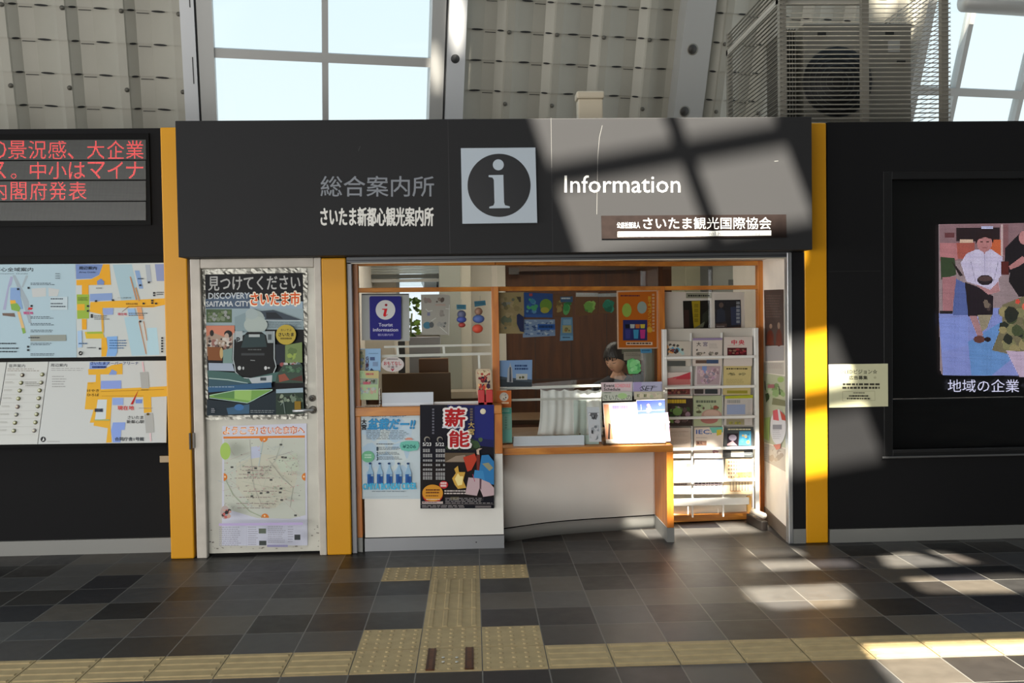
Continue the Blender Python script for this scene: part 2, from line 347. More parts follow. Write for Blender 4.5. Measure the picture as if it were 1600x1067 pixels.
a.text('Saitama Tourism and International Relations Bureau', 984, 362, 1187, 368.6, '8f8d88', 0, tilt=-1.0)
a.build('name_plate', sg, label='dark brown plate with the bureau name in white')
for q, w_, c in (([(941, 196), (936.5, 215), (934, 245), (933, 300), (932.5, 335)], .6, '6a6a68'), ([(861, 184), (862, 262)], .6, '5a5a58'), ([(1210, 252), (1216, 251.5)], .9, '6a6a68'), ([(560, 236), (563, 228)], .7, '4a4a4a')):
    a = Art(onY(SY-.0005), FRONT); a.line(q, w_, c); a.build('scratch', sg)
# pale box on top of the kiosk behind the sign
p0 = W(897, 183, .5); p1 = W(944, 144, .5); c = mat('b9ad97', .5, name='beige_plastic'); bo = empty('junction_box', (p0.x, .5, 2.86)); tag(bo, 'small beige plastic box standing on top of the kiosk above the fascia sign', 'box')
m = MB(); m.box(p0.x+.03, p1.x-.01, .5, .62, 2.86, p1.z-.045, c); m.build('body', bo, .01)
m = MB(); m.box(p0.x+.02, p1.x, .49, .63, p1.z-.045, p1.z+.008, c); m.build('lid', bo, .012)

# ------------------------------------------------------------ left wall: red LED board
def ledmat(name, col, strength, pitch, off):
    m = bpy.data.materials.new(name); m.use_nodes = True; t = m.node_tree; b = t.nodes['Principled BSDF']; N = t.nodes.new; L = t.links.new
    tcn = N('ShaderNodeTexCoord'); s2 = N('ShaderNodeSeparateXYZ'); L(tcn.outputs['Object'], s2.inputs[0])
    outs = []
    for k in ('X', 'Z'):
        a = N('ShaderNodeMath'); a.operation = 'DIVIDE'; L(s2.outputs[k], a.inputs[0]); a.inputs[1].default_value = pitch
        c = N('ShaderNodeMath'); c.operation = 'FRACT'; L(a.outputs[0], c.inputs[0])
        d = N('ShaderNodeMath'); d.operation = 'GREATER_THAN'; L(c.outputs[0], d.inputs[0]); d.inputs[1].default_value = off; outs.append(d)
    mu = N('ShaderNodeMath'); mu.operation = 'MULTIPLY'; L(outs[0].outputs[0], mu.inputs[0]); L(outs[1].outputs[0], mu.inputs[1])
    ms = N('ShaderNodeMath'); ms.operation = 'MULTIPLY'; L(mu.outputs[0], ms.inputs[0]); ms.inputs[1].default_value = strength
    b.inputs['Base Color'].default_value = (.01, .01, .01, 1); b.inputs['Roughness'].default_value = .4
    b.inputs['Emission Color'].default_value = lin(col); L(ms.outputs[0], b.inputs['Emission Strength'])
    return m
def gridmat(name, c1, c2, pitch, off):
    m = ledmat(name, c1, 0, pitch, off); t = m.node_tree; b = t.nodes['Principled BSDF']
    mu = [n for n in t.nodes if n.type == 'MATH' and n.operation == 'MULTIPLY'][0]
    mx = t.nodes.new('ShaderNodeMix'); mx.data_type = 'RGBA'; t.links.new(mu.outputs[0], mx.inputs[0]); mx.inputs[6].default_value = lin(c1); mx.inputs[7].default_value = lin(c2)
    t.links.new(mx.outputs[2], b.inputs['Base Color']); return m
LY = .195
cv = crop(0, 180, 280, 1358)
lb = empty('led_board', (-2.7, .2, 2.2)); tag(lb, 'four-row red dot-matrix news display high on the left black wall', 'display board')
fn = lambda a_, b_: W(*cv(a_, b_+.012*(1105-a_)*0), LY)
GR = gridmat('led_dots_unlit', '101010', '4a4c48', .0095, .35)
RED = ledmat('led_dots_red', 'ff4a4a', 1.7, .0095, .3)
rows = [(185, 335), (345, 486), (497, 646), (656, 796)]
for k, (y0, y1) in enumerate(rows):
    a = Art(fn, FRONT); a.base([(-1800, y0+12), (1104, y0), (1106, y1), (-1800, y1+10)], GR, .01); r0 = a.build('display_row', lb)
    txt = [[('の', -85, 48), ('景', 62, 200), ('況', 216, 350), ('感', 366, 502), ('、', 512, 560), ('大', 660, 792), ('企', 812, 942), ('業', 954, 1088)],
           [('ス', -80, 46), ('。', 82, 126), ('中', 226, 350), ('小', 368, 506), ('は', 522, 646), ('マ', 666, 796), ('イ', 816, 932), ('ナ', 956, 1086)],
           [('内', -70, 50), ('閣', 80, 202), ('府', 228, 356), ('発', 374, 502), ('表', 520, 656)], []][k]
    if txt:
        a = Art(fn, FRONT)
        for ch, x0, x1 in txt:
            small = ch in '、。'
            a.text(ch, x0, (y0+y1)/2+25 if small else y0+8, x1, y1-4, RED, 0, l=2)
        a.build('glowing_text', r0, label='red glowing Japanese characters')
m = MB(); zA, zB = W(100, 216, LY).z, W(100, 346, LY).z
m.box(-3.9, W(229, 280, LY).x+.02, .2, .212, zB-.03, zA+.03, DARK); m.build('backing', lb)
# map boards
def mapY(cvx, Y=.2): return onY(Y, cvx)
mb_ = empty('map_board', (-2.66, .2, 1.335)); tag(mb_, 'upright map board on the left wall, pale blue town map beside yellow street map', 'map board')
cv1 = crop(0, 400, 140, 934); cv2 = crop(110, 400, 270, 1067)
a = Art(mapY(cv1), FRONT)
a.base([(-2200, 100), (784, 82), (803, 1056), (-2200, 1085)], 'a5bcc6', .006)
a.text('新都心全域案内', -130, 120, 345, 160, '26282c', .02); a.text('City Information Guide', -200, 176, 290, 194, '40444a')
a.poly([(130, 200), (160, 200), (300, 470), (330, 700), (300, 700), (240, 480)], '97a4ac'); a.poly([(270, 200), (295, 205), (240, 330), (225, 320)], '9aa7ae')
a.poly([(110, 210), (135, 220), (120, 300), (95, 330), (60, 560), (30, 560), (80, 320)], '9d9fbb'); a.poly([(330, 340), (480, 330), (480, 420), (340, 430)], 'b9bcbb'); a.poly([(505, 330), (620, 350), (600, 420), (510, 420)], 'b9bcbb')
a.poly([(110, 330), (210, 330), (215, 430), (240, 550), (150, 560), (105, 450)], '7e9bc4'); a.poly([(105, 460), (160, 460), (170, 500), (110, 500)], 'd6a33c'); a.poly([(110, 500), (180, 490), (215, 540), (200, 580), (120, 560)], '7ba24c')
a.poly([(180, 580), (210, 580), (270, 790), (240, 800)], 'cfae7a'); a.poly([(225, 750), (255, 750), (270, 800), (240, 810)], '7ba24c'); a.poly([(25, 595), (150, 595), (160, 635), (30, 620)], '6d5a50')
a.text('現在地', 245, 580, 345, 608, 'c0407a', .03); a.poly([(290, 560), (300, 535), (345, 540), (330, 560)], 'c03030')
a.poly([(315, 825), (690, 820), (692, 885), (320, 888)], '8b9088'); a.poly([(525, 430), (705, 425), (705, 560), (525, 560)], 'b4c4ca')
for y in (280, 630, 700, 770, 905, 1015): a.fine(320, y, 585, y+30, 2, '3c4650', .4)
for y in (440, 490, 520): a.fine(530, y, 690, y+20, 1, '4c5660', .6)
for y in (905, 955, 990): a.fine(0, y, 210, y+20, 1, '30383f', .6)
for x, y in ((180, 335), (290, 322), (320, 510), (285, 935), (285, 970)): a.rect(x, y, x+22, y+20, '24262a')
a.fine(300, 845, 440, 862, 1, '3a3e42', .6); a.fine(580, 180, 640, 250, 3, '6b7880', .4)
a.build('town_map', mb_, label='pale blue map of the whole new town centre')
a = Art(mapY(cv2), FRONT)
a.base([(52, 83), (985, 70), (1003, 1042), (66, 1056)], 'bcc2c0', .006)
a.poly([(440, 90), (640, 85), (720, 440), (700, 470), (530, 470)], '9db8c2'); a.poly([(560, 640), (700, 620), (790, 1035), (640, 1040)], 'a2c1cd'); a.poly([(800, 750), (900, 745), (930, 1030), (800, 1035)], 'a8c9d6')
a.poly([(670, 150), (720, 150), (760, 340), (715, 340)], '7f9cc4'); a.poly([(880, 85), (980, 82), (985, 260), (900, 260)], '8390b8'); a.poly([(780, 90), (830, 90), (850, 270), (800, 270)], '9ea8b4')
a.poly([(55, 85), (345, 85), (310, 190), (220, 235), (60, 240)], '6f86b6'); a.poly([(340, 85), (408, 85), (425, 300), (64, 305), (62, 250), (220, 240), (300, 200)], 'd99d22')
a.poly([(120, 280), (190, 280), (190, 430), (120, 430)], 'd99d22'); a.poly([(66, 400), (195, 400), (195, 650), (72, 655)], '8faa3e'); a.poly([(70, 500), (150, 500), (150, 565), (70, 565)], 'd7a32a')
a.poly([(210, 480), (990, 440), (995, 505), (860, 535), (335, 540), (335, 610), (200, 580)], 'dba42a'); a.poly([(205, 395), (435, 385), (440, 460), (205, 470)], '7f97c2'); a.poly([(340, 545), (450, 540), (445, 610), (345, 615)], '8a9cc8')
a.poly([(120, 655), (170, 655), (170, 765), (122, 765)], 'd99d22'); a.poly([(318, 600), (345, 600), (350, 800), (330, 800)], 'd0a040'); a.poly([(150, 790), (335, 785), (360, 860), (165, 860)], 'cfae2e'); a.poly([(175, 790), (335, 788), (335, 808), (175, 810)], '8faa3e')
a.poly([(325, 850), (375, 850), (390, 960), (375, 1045), (325, 1048)], 'dba42a'); a.poly([(380, 840), (490, 835), (490, 1000), (470, 1044), (375, 1045), (390, 960)], '7ba6d8'); a.poly([(280, 260), (320, 235), (355, 265), (350, 300), (280, 300)], '6f86b6')
a.line([(625, 215), (690, 460)], 12, 'b9835a'); a.line([(680, 330), (720, 470)], 16, 'bb8a5c'); a.poly([(690, 530), (740, 530), (765, 660), (715, 660)], 'd2996a'); a.line([(715, 680), (790, 1020)], 9, 'b9835a'); a.line([(765, 680), (800, 880)], 8, 'b9835a')
a.poly([(595, 550), (670, 545), (690, 620), (610, 625)], '8fb2d6'); a.poly([(75, 780), (120, 775), (125, 950), (80, 955)], '9ebad8')
a.line([(880, 520), (610, 525), (540, 582)], 4, '6b3a20'); a.text('現在地', 495, 592, 590, 618, 'b84058', .02); a.text('周辺案内', 92, 108, 275, 142, '1e2838', .02); a.text('Area Guide', 92, 160, 265, 176, '2a3448')
a.fine(610, 592, 815, 632, 2, '5d6468', .45); a.text('東西自由通路', 580, 488, 705, 508, '5a4020'); a.text('さいたま新都心駅', 495, 428, 635, 442, '3c3c40'); a.fine(90, 905, 200, 925, 1, '3c5a80', .6); a.fine(410, 875, 590, 980, 4, '3c6490', .35); a.fine(175, 950, 270, 965, 1, '5a5e60', .6); a.fine(250, 620, 420, 670, 3, '5a5e60', .4); a.fine(705, 230, 770, 250, 1, '3a4a60', .6); a.fine(80, 430, 190, 470, 3, '4c6020', .4); a.fine(900, 375, 985, 415, 2, '30343a', .4); a.fine(270, 330, 340, 345, 1, '6a6e70', .6)
for x, y in ((175, 512), (175, 562), (215, 605), (215, 625), (865, 375), (865, 400), (845, 455), (845, 480), (720, 672), (435, 450), (260, 460), (755, 485), (885, 485), (300, 955), (720, 295), (810, 265)): a.rect(x, y, x+22, y+19, '26282c')
for i in range(6): a.rect(950, 845+i*28, 970, 863+i*28, '26282c')
a.ell(111, 1012, 20, 22, '1a1a1c'); a.poly([(100, 1020), (118, 1000), (122, 1016)], 'c8c8c4')
a.build('street_map', mb_, label='yellow and blue map of the streets around the station')
m = MB(); m.box(-4.2, -2.05, .204, .215, W(60, 566, .2).z-.0, W(60, 405, .2).z+.02, DARK); m.build('frame', mb_)
# sloping audio guide console
A0 = W(0, 566, .2); A1 = W(0, 695.5, .03)
LN = Vector((0, -(A0.z-A1.z), (A1.y-A0.y)*-1)).normalized()
if LN.y > 0: LN = -LN
con = empty('guide_console', (-2.7, .1, A1.z)); tag(con, 'white sloping guide panel with rows of push buttons below the wall map board', 'guide panel')
cv3 = crop(0, 560, 140, 1067); cv4 = crop(120, 560, 270, 1143)
f3 = onP(A0, LN, cv3); f4 = onP(A0, LN, cv4)
a = Art(f3, LN)
m3 = lambda x, y: ((x-120)/150*1143, (y-560)/140*1067)
a.base([(-1500, 46), (-60, 46), (-190, 1025), (-1900, 1032)], 'c3c6c4', .01)
a.base([(-60, 46), (576, 38), (444, 1020), (-190, 1028)], 'c2c3be', .01)
a.poly([(78, 46), (86, 46), (2, 560), (-6, 560)], '101010')
a.text('音声案内', 105, 68, 300, 106, '4a4c4e', .01); a.text('周辺案内', 605, 62, 800, 98, '3c3e40', .01); a.fine(90, 120, 480, 165, 2, '8a8078', .35)
pos = [(268, 200), (254, 292), (238, 385), (222, 479), (210, 577), (196, 670), (181, 767), (167, 862)]; pos2 = [(505, 193), (492, 289), (475, 382), (464, 475), (452, 571), (438, 666), (424, 762), (409, 860)]
for i, (x, y) in enumerate(pos):
    a.fine(x-190, y-15, x-75, y+10, 2, '8e8c84', .3); a.line([(x-230, y+50), (pos2[i][0]+10, y+45)], 3, 'a8a8a4')
a.fine(305, 280, 480, 340, 3, '77746c', .35)
a.build('button_panel', con, label='pale panel printed with captions beside the buttons')
a = Art(f3, LN); a.base([(584, 38), (1990, 26), (1980, 1001), (452, 1020)], 'bfc1be', .01)
a.text('周辺案内', 605, 62, 800, 98, '3c3e40', .01); a.fine(610, 115, 1010, 160, 2, '9a9a98', .35); a.fine(620, 210, 800, 360, 5, '8c8c8a', .3); a.ell(515, 963, 32, 32, '2a2a2c'); a.poly([(500, 985), (520, 938), (530, 975)], 'd0d0cc'); a.fine(560, 985, 740, 1000, 1, '9a9a98', .5)
a.fn = f4
Y1 = 'd8a535'
a.poly([(155, 45), (400, 40), (330, 120), (150, 128)], '7c93c6'); a.poly([(135, 128), (330, 125), (420, 80), (545, 60), (545, 190), (280, 190), (285, 370), (1080, 330), (1085, 450), (885, 460), (890, 640), (800, 650), (790, 460), (420, 465), (400, 780), (415, 1000), (350, 1004), (370, 830), (200, 800), (205, 765), (155, 765), (200, 610), (95, 605), (130, 285), (225, 280), (230, 195), (140, 195)], Y1)
a.poly([(250, 490), (360, 490), (345, 720), (215, 735)], 'c2cacb'); a.poly([(290, 268), (530, 262), (530, 360), (285, 362)], '8497d0'); a.poly([(425, 470), (555, 470), (555, 555), (425, 555)], '8aa0d0'); a.poly([(430, 762), (580, 760), (570, 850), (530, 852), (520, 1000), (430, 1002), (410, 860)], '8299d2'); a.poly([(700, 488), (780, 486), (775, 535), (700, 535)], '7088c4'); a.poly([(380, 195), (420, 130), (480, 160), (470, 195)], '7c93c6')
a.poly([(752, 165), (852, 160), (865, 355), (770, 358)], 'a3a39f'); a.poly([(805, 660), (905, 650), (925, 880), (825, 890)], 'a6a6a2'); a.poly([(775, 40), (792, 40), (808, 160), (790, 162)], 'd6b0b4'); a.poly([(865, 890), (885, 888), (890, 985), (872, 987)], 'd6b8ba')
a.poly([(640, 548), (735, 375), (670, 548)], 'b02424'); a.text('現在地', 487, 565, 682, 615, 'c02c2c', .02); a.text('さいたまスーパーアリーナ', 165, 40, 735, 76, '26346c', .01); a.text('けやき', 125, 368, 265, 402, '3a2c10', .01); a.text('ひろば', 125, 418, 265, 450, '3a2c10', .01); a.text('さいたま', 608, 684, 792, 722, '3c3c3c', .01); a.text('新都心駅', 595, 734, 802, 774, '3c3c3c', .01); a.text('合同庁舎1号館', 455, 938, 800, 982, '30363c', .02); a.fine(215, 598, 315, 648, 1, '2c3448', .8, .05); a.fine(185, 94, 360, 120, 1, '26346c', .8, .05)
a.line([(290, 395), (1040, 370)], 4, '9a7020'); a.line([(300, 450), (800, 445)], 3, '9a7020'); a.line([(130, 300), (200, 298)], 3, '9a7020'); a.fine(770, 372, 880, 386, 1, '5a4418', .6); a.fine(740, 590, 960, 602, 1, '8a8a88', .5); a.ell(850, 665, 18, 14, '5a4a20'); a.rect(215, 728, 390, 740, '8faa78')
a.build('street_map', con, label='yellow street map on the right of the sloping panel')
bt = None
for i, (q, c) in enumerate([(p, ['6a4a46', '9a9a62', '9a9a62', 'a5a55e', 'b09090', 'a0a09a', '9a9a62', '9c9c70'][k]) for k, p in enumerate(pos)]+[(p, ['9a9a62', '9a9a80', '9a9a62', 'a5a560', '9a9a70', '9a9a62', '9a9a62', 'b0a0a0'][k]) for k, p in enumerate(pos2)]):
    cpt = f3(*q); m = MB(); m.cyl(cpt, LN, .0135, .006, mat('55554c', .4, .3), 16); m.cyl(cpt+LN*.006, LN, .011, .004, mat(c, .35), 16); m.cyl(cpt+LN*.010, LN, .0075, .002, mat('cfcfb8', .3), 12)
    m.build('push_button', con)
m = MB(); m.hexa([(-4.2, .215, A1.z-.02), (-4.2, .035, A1.z-.02), (-4.2, .21, A0.z-.02)], [(f3(1980, 500).x-.0, .21, A1.z-.02), (f3(1980, 900).x, .035, A1.z-.02), (f3(1980, 100).x, .21, A0.z-.02)], DARK); m.build('console_body', con)
p = W(250, 712, .19); q = W(266, 722, .19); tag(MB().box(p.x, -2.046, .18, .209, q.z, p.z, mat('a08e70', .5)).build('wall_plate', None, .002), 'tiny tan plate on the black wall beside the left yellow pillar', 'plate')
# ------------------------------------------------------------ low white front and curved counter
zt = W(660, 628, .075).z       # top of the low front
zs = .985
lw = empty('low_front_panel', (-.3, .075, 0)); tag(lw, 'low white front wall below the left window with orange wood edging and steel kick plate', 'panel')
m = MB(); m.box(-.755, .19, .075, .235, .095, zs-.055, WHITE); m.build('white_board', lw, .002)
m = MB(); m.box(-.76, .192, .08, .235, 0, .088, STEEL); m.cyl((.0, .08, .045), (0, -1, 0), .004, .003, DARK, 10); m.build('kick_plate', lw)
m = MB(); m.box(-.758, .19, .085, .23, .086, .097, DARK); m.build('shadow_gap', lw)
xs0 = W(549, 650, .06).x; xs1 = W(563, 650, .06).x
m = MB(); m.box(xs0, xs1, .06, .2, .1, zs-.06, ORANGE); m.box(xs0, xs1, .06, .2, 0, .1, KICK); m.build('side_post', lw, .003)
m = MB(); m.box(xs0, W(784, 630, .06).x, .055, .26, zs-.06, zs, ORANGEH); m.build('sill', lw, .004)
xq0, xq1 = W(772.5, 670, .06).x, W(785, 670, .06).x
m = MB(); m.box(xq0, xq1, .06, .13, W(778, 709, .06).z, zs-.06, ORANGE); m.build('corner_post', lw, .003)

def catmull(P, n=8):
    out = []
    for i in range(len(P)-1):
        a = Vector(P[max(i-1, 0)]); b = Vector(P[i]); c = Vector(P[i+1]); d = Vector(P[min(i+2, len(P)-1)])
        for k in range(n):
            t = k/n; out.append(.5*((2*b)+(c-a)*t+(2*a-5*b+4*c-d)*t*t+(3*b-a-3*c+d)*t**3))
    out.append(Vector(P[-1])); return out
CURV = catmull([(.19, .235), (.49, .385), (.75, .465), (1.05, .52), (1.335, .575)])
TZ1 = W(900, 698.5, .13).z; TZ0 = W(900, 709, .13).z
ct = empty('service_counter', (.75, .4, 0)); tag(ct, 'orange wood service counter with curved white front and a slab end leg at right', 'counter')
def ribbon(path, off, z0, z1, mt, mb):
    a = [(p.x, p.y+off, z0) for p in path]; n = len(a)
    vs = a+[(x, y, z1) for x, y, _ in a]+[(x, y+.03, z0) for x, y, _ in a]+[(x, y+.03, z1) for x, y, _ in a]; fs = []
    for i in range(n-1): fs += [[i, i+1, n+i+1, n+i], [2*n+i, 3*n+i, 3*n+i+1, 2*n+i+1], [n+i, n+i+1, 3*n+i+1, 3*n+i], [i, 2*n+i, 2*n+i+1, i+1]]
    fs += [[0, n, 3*n, 2*n], [n-1, 3*n-1, 4*n-1, 2*n-1]]
    return mb.add(vs, fs, mt, True)
ribbon(CURV, 0, .102, TZ0, mat('f0ece4', .5, vary=.03, bscale=3, name='white_laminate_front'), MB()).build('curved_front', ct)
ribbon(CURV, .004, 0, .092, KICK, MB()).build('kick_plate', ct)
ribbon(CURV, .012, .09, .104, DARK, MB()).build('shadow_gap', ct)
CF0, CX0, CX1 = .13, .165, W(1052, 702, .13).x
top = [(CX0, CF0), (CX1, CF0), (CX1, .72), (1.0, .66), (.5, .55), (CX0, .28)]
m = MB(); m.slab([(x, y, TZ0) for x, y in top], (0, 0, TZ1-TZ0), ORANGEH); m.build('worktop', ct, .004)
lx0 = W(1042, 760, .13).x
m = MB(); m.box(lx0, CX1, .13, .60, .10, TZ0, ORANGE); m.build('end_leg', ct, .003)
m = MB(); m.box(lx0-.002, CX1+.001, .128, .6, 0, .10, KICK); m.build('leg_foot', ct)

# ------------------------------------------------------------ glazed window on three facets
G = [Vector((-.80, .13, 0)), Vector((.158, .25, 0)), Vector((1.42, .74, 0)), Vector((2.205, .81, 0))]
ztop_f = W(565, 407.5, .13).z; ztop_b = W(565, 415.5, .13).z; ztr1 = W(565, 450, .13).z; ztr0 = W(565, 457, .13).z
gw = empty('kiosk_window', (.5, .4, 0)); tag(gw, 'folded glazed kiosk window in orange wood frames above the counter', 'window')
GL = glass('window_glass', (.97, .98, .97), .9)
SEGZ = [zs, TZ1, 0.0]
segN = []
for i in range(3):
    a, b_ = G[i], G[i+1]; t = (b_-a).normalized(); n = Vector((t.y, -t.x, 0)); segN.append(n); z0 = SEGZ[i]
    fr = MB()
    fr.bar(a+Vector((0, 0, (ztop_f+ztop_b)/2)), b_+Vector((0, 0, (ztop_f+ztop_b)/2)), .06, ztop_f-ztop_b, ORANGEH)
    fr.build('top_rail', gw, .003)
    fr = MB(); fr.bar(a+Vector((0, 0, (ztr1+ztr0)/2)), b_+Vector((0, 0, (ztr1+ztr0)/2)), .06, ztr1-ztr0, ORANGEH); fr.build('transom', gw, .003)
    g = MB(); e = .02
    for q0, q1 in ((z0, ztr0), (ztr1, ztop_b)):
        g.slab([a+t*e+Vector((0, 0, q0)), b_-t*e+Vector((0, 0, q0)), b_-t*e+Vector((0, 0, q1)), a+t*e+Vector((0, 0, q1))], n*-.006, GL)
    g.build('pane', gw)
for k, (p, z0, w) in enumerate(((G[0], zs, .055), (G[1], TZ1, .05), (G[2], TZ1, .05), (G[3], 0, .06))):
    m = MB(); m.box(p.x-w/2, p.x+w/2, p.y-.035, p.y+.035, z0, ztr1 if k in (1, 2) else ztop_f, ORANGE); m.build('mullion', gw, .003)
m = MB(); m.bar(G[2]+Vector((0, 0, .03)), G[3]+Vector((0, 0, .03)), .06, .05, ORANGEH); m.build('bottom_rail', gw, .003)
n3 = segN[2]
m = MB(); m.slab([G[2]+Vector((0, .02, .05)), G[3]+Vector((0, .02, .05)), G[3]+Vector((0, .02, .62)), G[2]+Vector((0, .02, .62))], (0, .03, 0), OFFW); m.build('infill_panel', gw)
def onSeg(i, off=0, cv=None):       # drawing surface on facet i, off towards the viewer
    return onP(G[i]+segN[i]*off, segN[i], cv)
# white bars built in place of a handrail's reflection in the glass
def reflection_bars(i, pts, r0, name, lab):
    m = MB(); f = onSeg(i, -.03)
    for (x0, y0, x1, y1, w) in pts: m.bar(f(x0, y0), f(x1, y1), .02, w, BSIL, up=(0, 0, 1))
    m.build('reflection_bar', gw)
reflection_bars(0, [(600, 542, 766, 538.5, .014), (596, 556.5, 767, 552.5, .018)], .01, '', '')
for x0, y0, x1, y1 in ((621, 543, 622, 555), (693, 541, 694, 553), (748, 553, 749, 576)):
    f = onSeg(0, -.03); m = MB(); m.bar(f(x0, y0), f(x1, y1), .015, .012, BSIL, up=(0, 1, 0)); m.build('reflection_bar', gw)
reflection_bars(1, [(776, 607.5, 938, 602, .018), (800, 625, 938, 622, .014)], .01, '', '')

# ------------------------------------------------------------ kiosk interior
RX0, RX1, RY = -.98, 2.32, 3.1; WB = W(650, 524, 3.1).z
m = MB(); m.box(.33, 2.0, RY, RY+.05, 0, 2.5, BROWN)
struct(m, 'wall_back')
m = MB()
for x in (.62, .98, 1.34, 1.7): m.box(x-.004, x+.004, RY-.003, RY, 0, 2.5, mat('2a1608'))
m.box(.33, 2.0, RY-.004, RY, .93, .95, mat('3a2210')); struct(m, 'trim_6')
m = MB(); m.box(RX0-.05, -.75, RY, RY+.05, 0, 2.5, OFFW); m.box(-.14, .33, RY-.05, RY+.05, 0, 2.5, mat('c5c0b2', .5)); m.box(-.75, -.14, RY, RY+.05, 0, WB, OFFW); m.box(-.75, -.14, RY, RY+.05, 2.15, 2.5, OFFW); m.box(2.0, RX1+.05, RY, RY+.05, 0, 2.5, mat('b5b39c', .5)); struct(m, 'wall_back_plaster')
m = MB(); m.box(RX0-.06, RX0, .2, RY, 0, 2.5, OFFW); struct(m, 'wall_kiosk_left')
m = MB(); m.box(RX1, RX1+.05, .9, RY, 0, 2.5, OFFW); struct(m, 'wall_kiosk_right')
m = MB(); m.box(RX0-.06, RX1+.05, .12, RY+.05, 2.5, 2.55, mat('cfcabd', .6)); struct(m, 'ceiling_kiosk')
m = MB(); m.box(-1.0, 2.3, .12, .9, 1.998, 2.5, mat('6a4020', .5)); struct(m, 'wall_above_counter')
w1 = empty('window_1', (-.3, RY, .9)); tag(w1, kind='structure')
m = MB()
for x0, x1 in ((-.75, -.72), (-.17, -.14)): m.box(x0, x1, RY-.02, RY+.04, WB, 2.15, SILVER)
m.box(-.75, -.14, RY-.02, RY+.04, WB, WB+.03, SILVER); m.box(-.75, -.14, RY-.02, RY+.04, 2.11, 2.15, SILVER); m.build('window_frame', w1)
m = MB(); m.box(-.75, -.14, RY+.01, RY+.016, WB+.02, 2.13, glass('back_window_glass', (.95, .97, 1))); m.build('window_pane', w1)
BLM = bpy.data.materials.new('translucent_slats'); BLM.use_nodes = True; _t = BLM.node_tree; _t.nodes.clear()
_o = _t.nodes.new('ShaderNodeOutputMaterial'); _m = _t.nodes.new('ShaderNodeMixShader'); _a = _t.nodes.new('ShaderNodeBsdfDiffuse'); _b = _t.nodes.new('ShaderNodeBsdfTranslucent')
_a.inputs[0].default_value = (.86, .88, .86, 1); _b.inputs[0].default_value = (.86, .88, .86, 1); _m.inputs[0].default_value = .5
_t.links.new(_a.outputs[0], _m.inputs[1]); _t.links.new(_b.outputs[0], _m.inputs[2]); _t.links.new(_m.outputs[0], _o.inputs[0])
bl = empty('window_blind', (-.35, 2.95, 1.75)); tag(bl, 'half-raised grey slatted blind over the back window inside the kiosk', 'blind')
cvb = crop(540, 395, 800, 1600); f = onY(2.95, cvb); z_b = f(300, 285).z; z_t = 2.35
m = MB(); k = 14; xl = f(100, 200).x; xrr = f(975, 200).x
for i in range(k): 
    z = z_b+.08+(z_t-z_b-.08)*i/k; m.hexa([(xl, 2.93, z), (xrr, 2.93, z), (xrr, 2.965, z+.022), (xl, 2.965, z+.022)], [(xl, 2.93, z+.003), (xrr, 2.93, z+.003), (xrr, 2.965, z+.025), (xl, 2.965, z+.025)], BLM)
m.build('slats', bl); m = MB(); m.box(xl, xrr, 2.93, 2.97, z_b, z_b+.03, mat('c2c4c2', .4)); m.box(xl, xrr, 2.935, 2.96, z_b+.035, z_b+.075, mat('5d615f', .4)); m.build('bottom_rail', bl)
# grey column with cabinet beside back window
f = onY(2.6); p, q = f(689, 620), f(735, 412)
m = MB(); m.box(p.x, p.x+.20, 2.6, 2.95, 0, 2.5, mat('8d9088', .5)); m.box(p.x+.20, q.x, 2.62, 2.95, 0, 2.5, mat('aaa698', .5)); tag(m.build('column'), 'grey metal column standing in the kiosk beside the back window', 'column')
# plant
pl = empty('potted_plant', W(640, 560, 2.4)); pl.location.z = .95; c0 = W(644, 515, 2.4); tag(pl, 'leafy green plant standing on the ledge in front of the kiosk back window', 'plant')
m = MB(); m.tube([(c0.x-.02, 2.4, 1.05), (c0.x-.01, 2.4, 1.5), c0+Vector((0, 0, .15))], .008, mat('5a6a34')); m.build('stem', pl)
m = MB(); r2 = random.Random(3)
for i in range(42):
    c = c0+Vector(((r2.random()-.5)*.17, (r2.random()-.5)*.2, (r2.random()-.15)*.36)); a1 = r2.random()*6.28; d1 = Vector((math.cos(a1), math.sin(a1)*.5, r2.random()*.8-.6)).normalized(); s1 = d1.cross(Vector((.2, 1, .3))).normalized()*.022
    L_ = .05+.04*r2.random(); m.add([c, c+d1*L_*.5+s1, c+d1*L_, c+d1*L_*.5-s1], [[0, 1, 2], [0, 2, 3]], mat(r2.choice(['5c7c2c', '7c9a3c', '3f5c22']), .4))
m.build('leaves', pl)
m = MB(); m.tube([(c0.x-.02, 2.4, .9), (c0.x-.02, 2.4, 1.06)], [.06, .08], mat('9a6a4a')); m.build('pot', pl)
# back ledge, desk and office things
m = MB(); m.box(-.97, .3, 2.28, 2.6, .84, .9, mat('a59a88', .5)); m.box(-.97, .3, 2.32, 2.58, 0, .84, mat('6a4526', .5)); tag(m.build('back_cabinet'), 'long low cabinet below the back window inside the kiosk', 'cabinet')
dk = empty('office_desk', (.2, 1.4, 0)); tag(dk, 'brown office desk inside the kiosk behind the left window', 'desk')
m = MB(); m.box(-.9, 1.9, 1.5, 2.1, .68, .72, mat('5c452c', .5)); m.build('desk_top', dk, .004)
for x in (-.88, 1.84): m = MB(); m.box(x, x+.04, 1.52, 2.06, 0, .68, mat('503a26', .5)); m.build('side_panel', dk)
f = onY(1.9)
def ibox(name, x0, y0, x1, y1, Y, dpt, c, label, cat, zb=None, **k):
    p, q = W(x0, y1, Y), W(x1, y0, Y); m = MB(); m.box(p.x, q.x, Y, Y+dpt, p.z if zb is None else zb, q.z, mat(c, .5, **k)); return tag(m.build(name, None, .004), label, cat)
ibox('partition_panel', 640, 526, 688, 578, 1.8, .03, '9a9ea4', 'pale grey desk partition standing behind the left window', 'partition', .72)
